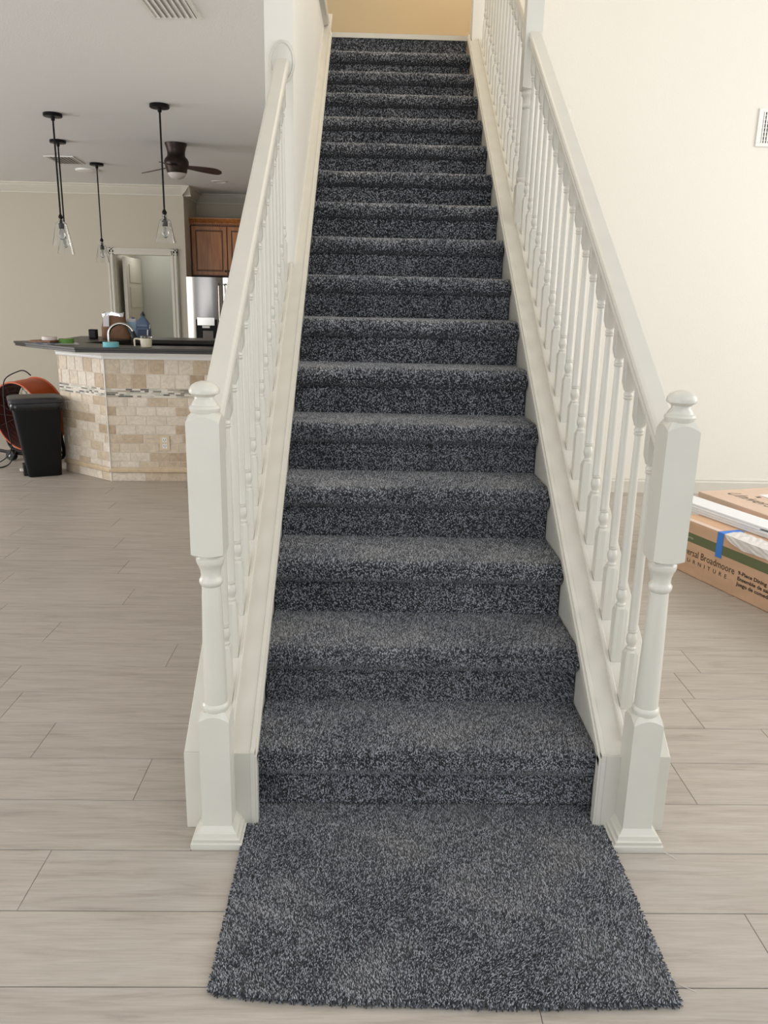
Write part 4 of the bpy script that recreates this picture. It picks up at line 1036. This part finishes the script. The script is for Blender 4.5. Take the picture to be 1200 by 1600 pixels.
def fit_text(s, h, u0, u1, z, m, spacing=1.0, bold=0, **k):
    size = h / .73; w_ = twidth(s, size, spacing); return text(s, size, m, u0, z, cx_, wx, sx=(u1 - u0) / w_, spacing=spacing, bold=bold, **k)
fit_text('Universal Broadmoore', .038, -.038, .386, .108, M['ink'])
fit_text('FURNITURE', .022, .022, .340, .070, M['ink'], spacing=2.0)
fit_text('America', .014, .010, .082, .195, M['inkwhite'])
fit_text('9-Piece Dining Set', .019, .412, .640, .118, M['ink'], bold=.0006)
fit_text('Ensemble de salle \u00e0 manger', .019, .412, .750, .090, M['ink'], bold=.0006)
fit_text('Juego de comedor', .019, .412, .640, .063, M['ink'], bold=.0006)
# blue tape, packing tape, wrap
bt = MB().frame(BO, BD, BN, Zv, .042, .0012, BH - .158, .249, -.0022, .158).frame(BO, BD, BN, Zv, .042, .13, .0012, .249, -.0022, BH)
wx(bt.obj('blue_tape', M['bluetape'], cx_)); 
wx(MB().frame(BO, BD, BN, Zv, .249 - S0 - .004, .035, .0008, S0, .002, BH).obj('packing_tape', M['packtape'], cx_))
for u in (.14, .345): wx(MB().frame(BO, BD, BN, Zv, .04, .0008, .075, u, -.0006, .002).obj('packing_tape', M['packtape2'] if 'packtape2' in M else M['card'], cx_))
def wrap():
    mb = MB(); g = random.Random(4)
    nU, nV = 46, 9; V = []; f = []
    for i in range(nU):
        u = .30 + .95 * i / (nU - 1)
        sag = .055 + .012 * math.sin(u * 9) - .035 * max(0, 1 - (u - .3) / .09)
        for j in range(nV):
            t = j / (nV - 1)
            if t < .5: a = BO + BD * u + BN * (.09 * (1 - t * 2)) + Zv * (BH + .0035 + .004 * abs(math.sin(u * 55 + j * 1.7)) + g.uniform(0, .004))
            else:
                q = (t - .5) * 2; a = BO + BD * (u + .03 * q) - BN * (.0035 + .004 * abs(math.sin(u * 40 + j * 2.1)) + g.uniform(0, .004)) + Zv * (BH + .003 - q * sag)
            V.append(a)
    for i in range(nU - 1):
        for j in range(nV - 1): f.append((i * nV + j, (i + 1) * nV + j, (i + 1) * nV + j + 1, i * nV + j + 1))
    return mb.add(V, f)
o = wx(wrap().obj('plastic_wrap', M['film'], cx_)); sm = o.modifiers.new('solid', 'SOLIDIFY'); sm.thickness = .0006
# white boards on top
D3 = Vector((.3325, -.943, 0)).normalized(); N3 = Vector((-D3.y, D3.x, 0)); OB = Vector((1.600, 2.17, 0))
specs = [(-.35, 1.55, 0, .15, .2872, .0105), (-.33, 1.5, .004, .148, .2984, .0105), (-.36, .42, .008, .145, .3095, .008), (-.34, 1.5, .022, .132, .3182, .010)]
labs = ['white trim board at the bottom of the stack on the furniture carton', 'second white trim board up in the stack on the furniture carton', 'short white trim board third in the stack, ending partway along', 'topmost white trim board of the stack on the furniture carton']
for (a, b, n0, wd3, z0, t3), lab in zip(specs, labs):
    mb = MB().frame(OB, D3, N3, Zv, b - a, wd3, t3, a, n0, z0)
    o = mb.obj('trim_board', M['board'], bevel=.0015); tag(o, lab, 'board', 'white trim boards stacked on the carton')
# flat carton
c2 = empty('flat_carton', 'flat pale cardboard carton with script logo lying behind the white boards', 'box', (1.95, 2.25, .288)); w2c = W(c2)
O2 = Vector((1.765, 2.55, 0)); D2 = Vector((.275, -.9615, 0)).normalized(); N2_ = Vector((-D2.y, D2.x, 0))
w2c(MB().frame(O2, D2, N2_, Zv, 1.25, .50, .032, 0, 0, .2885).obj('carton_body', M['card2'], c2, bevel=.003))
text('Univers', .115, M['ink'], .06, .13, c2, w2c, sx=.95, O=O2 + Zv * .3205, D=D2, Up=N2_, N=Zv, lift=.0006, shear=.5, name='printed_logo')
w2c(MB().frame(O2, D2, N2_, Zv, .022, .028, .0006, .19, .235, .3206).obj('printed_mark', M['ink'], c2))
tag(MB().frame(O2, D2, N2_, Zv, .30, .21, .002, .16, .285, .3212).obj('paper_sheet', M['board']), 'white paper sheet lying on the flat pale carton', 'paper')

# ================================================================ wall vent and switch
wv = empty('wall_vent', 'white return air grille on the tall right wall at the picture edge', 'vent', (2.56, YR, 2.535)); 
wvf = MB().box(-.14, .14, -.012, -.0005, .095, .118).box(-.14, .14, -.012, -.0005, -.118, -.095).box(-.14, -.108, -.012, -.0005, -.095, .095).box(.108, .14, -.012, -.0005, -.095, .095)
wvf.obj('frame', M['whiteplastic'], wv, bevel=.002)
box('duct_opening', -.108, .108, -.002, -.0006, -.095, .095, M['slot'], wv)
for i in range(12): 
    x = -.099 + i * .018; box('louvre', x - .0045, x + .0045, -.010, -.003, -.095, .095, M['whiteplastic'], wv)
for i in range(7):
    z = -.078 + i * .026; box('cross_bar', -.108, .108, -.0035, -.0021, z - .003, z + .003, M['whiteplastic'], wv)
sw = empty('light_switch', 'white wall switch plate just right of the sloping handrail', 'switch', (1.135, YR, 2.585))
box('switch_plate', -.038, .038, -.006, -.0005, -.058, .058, M['wall'], sw, bevel=.002); box('rocker', -.016, .016, -.009, -.0055, -.03, .03, M['whiteplastic'], sw, bevel=.001)
bpy.context.view_layer.update()
print('planks', nb, 'objects', len(bpy.data.objects))
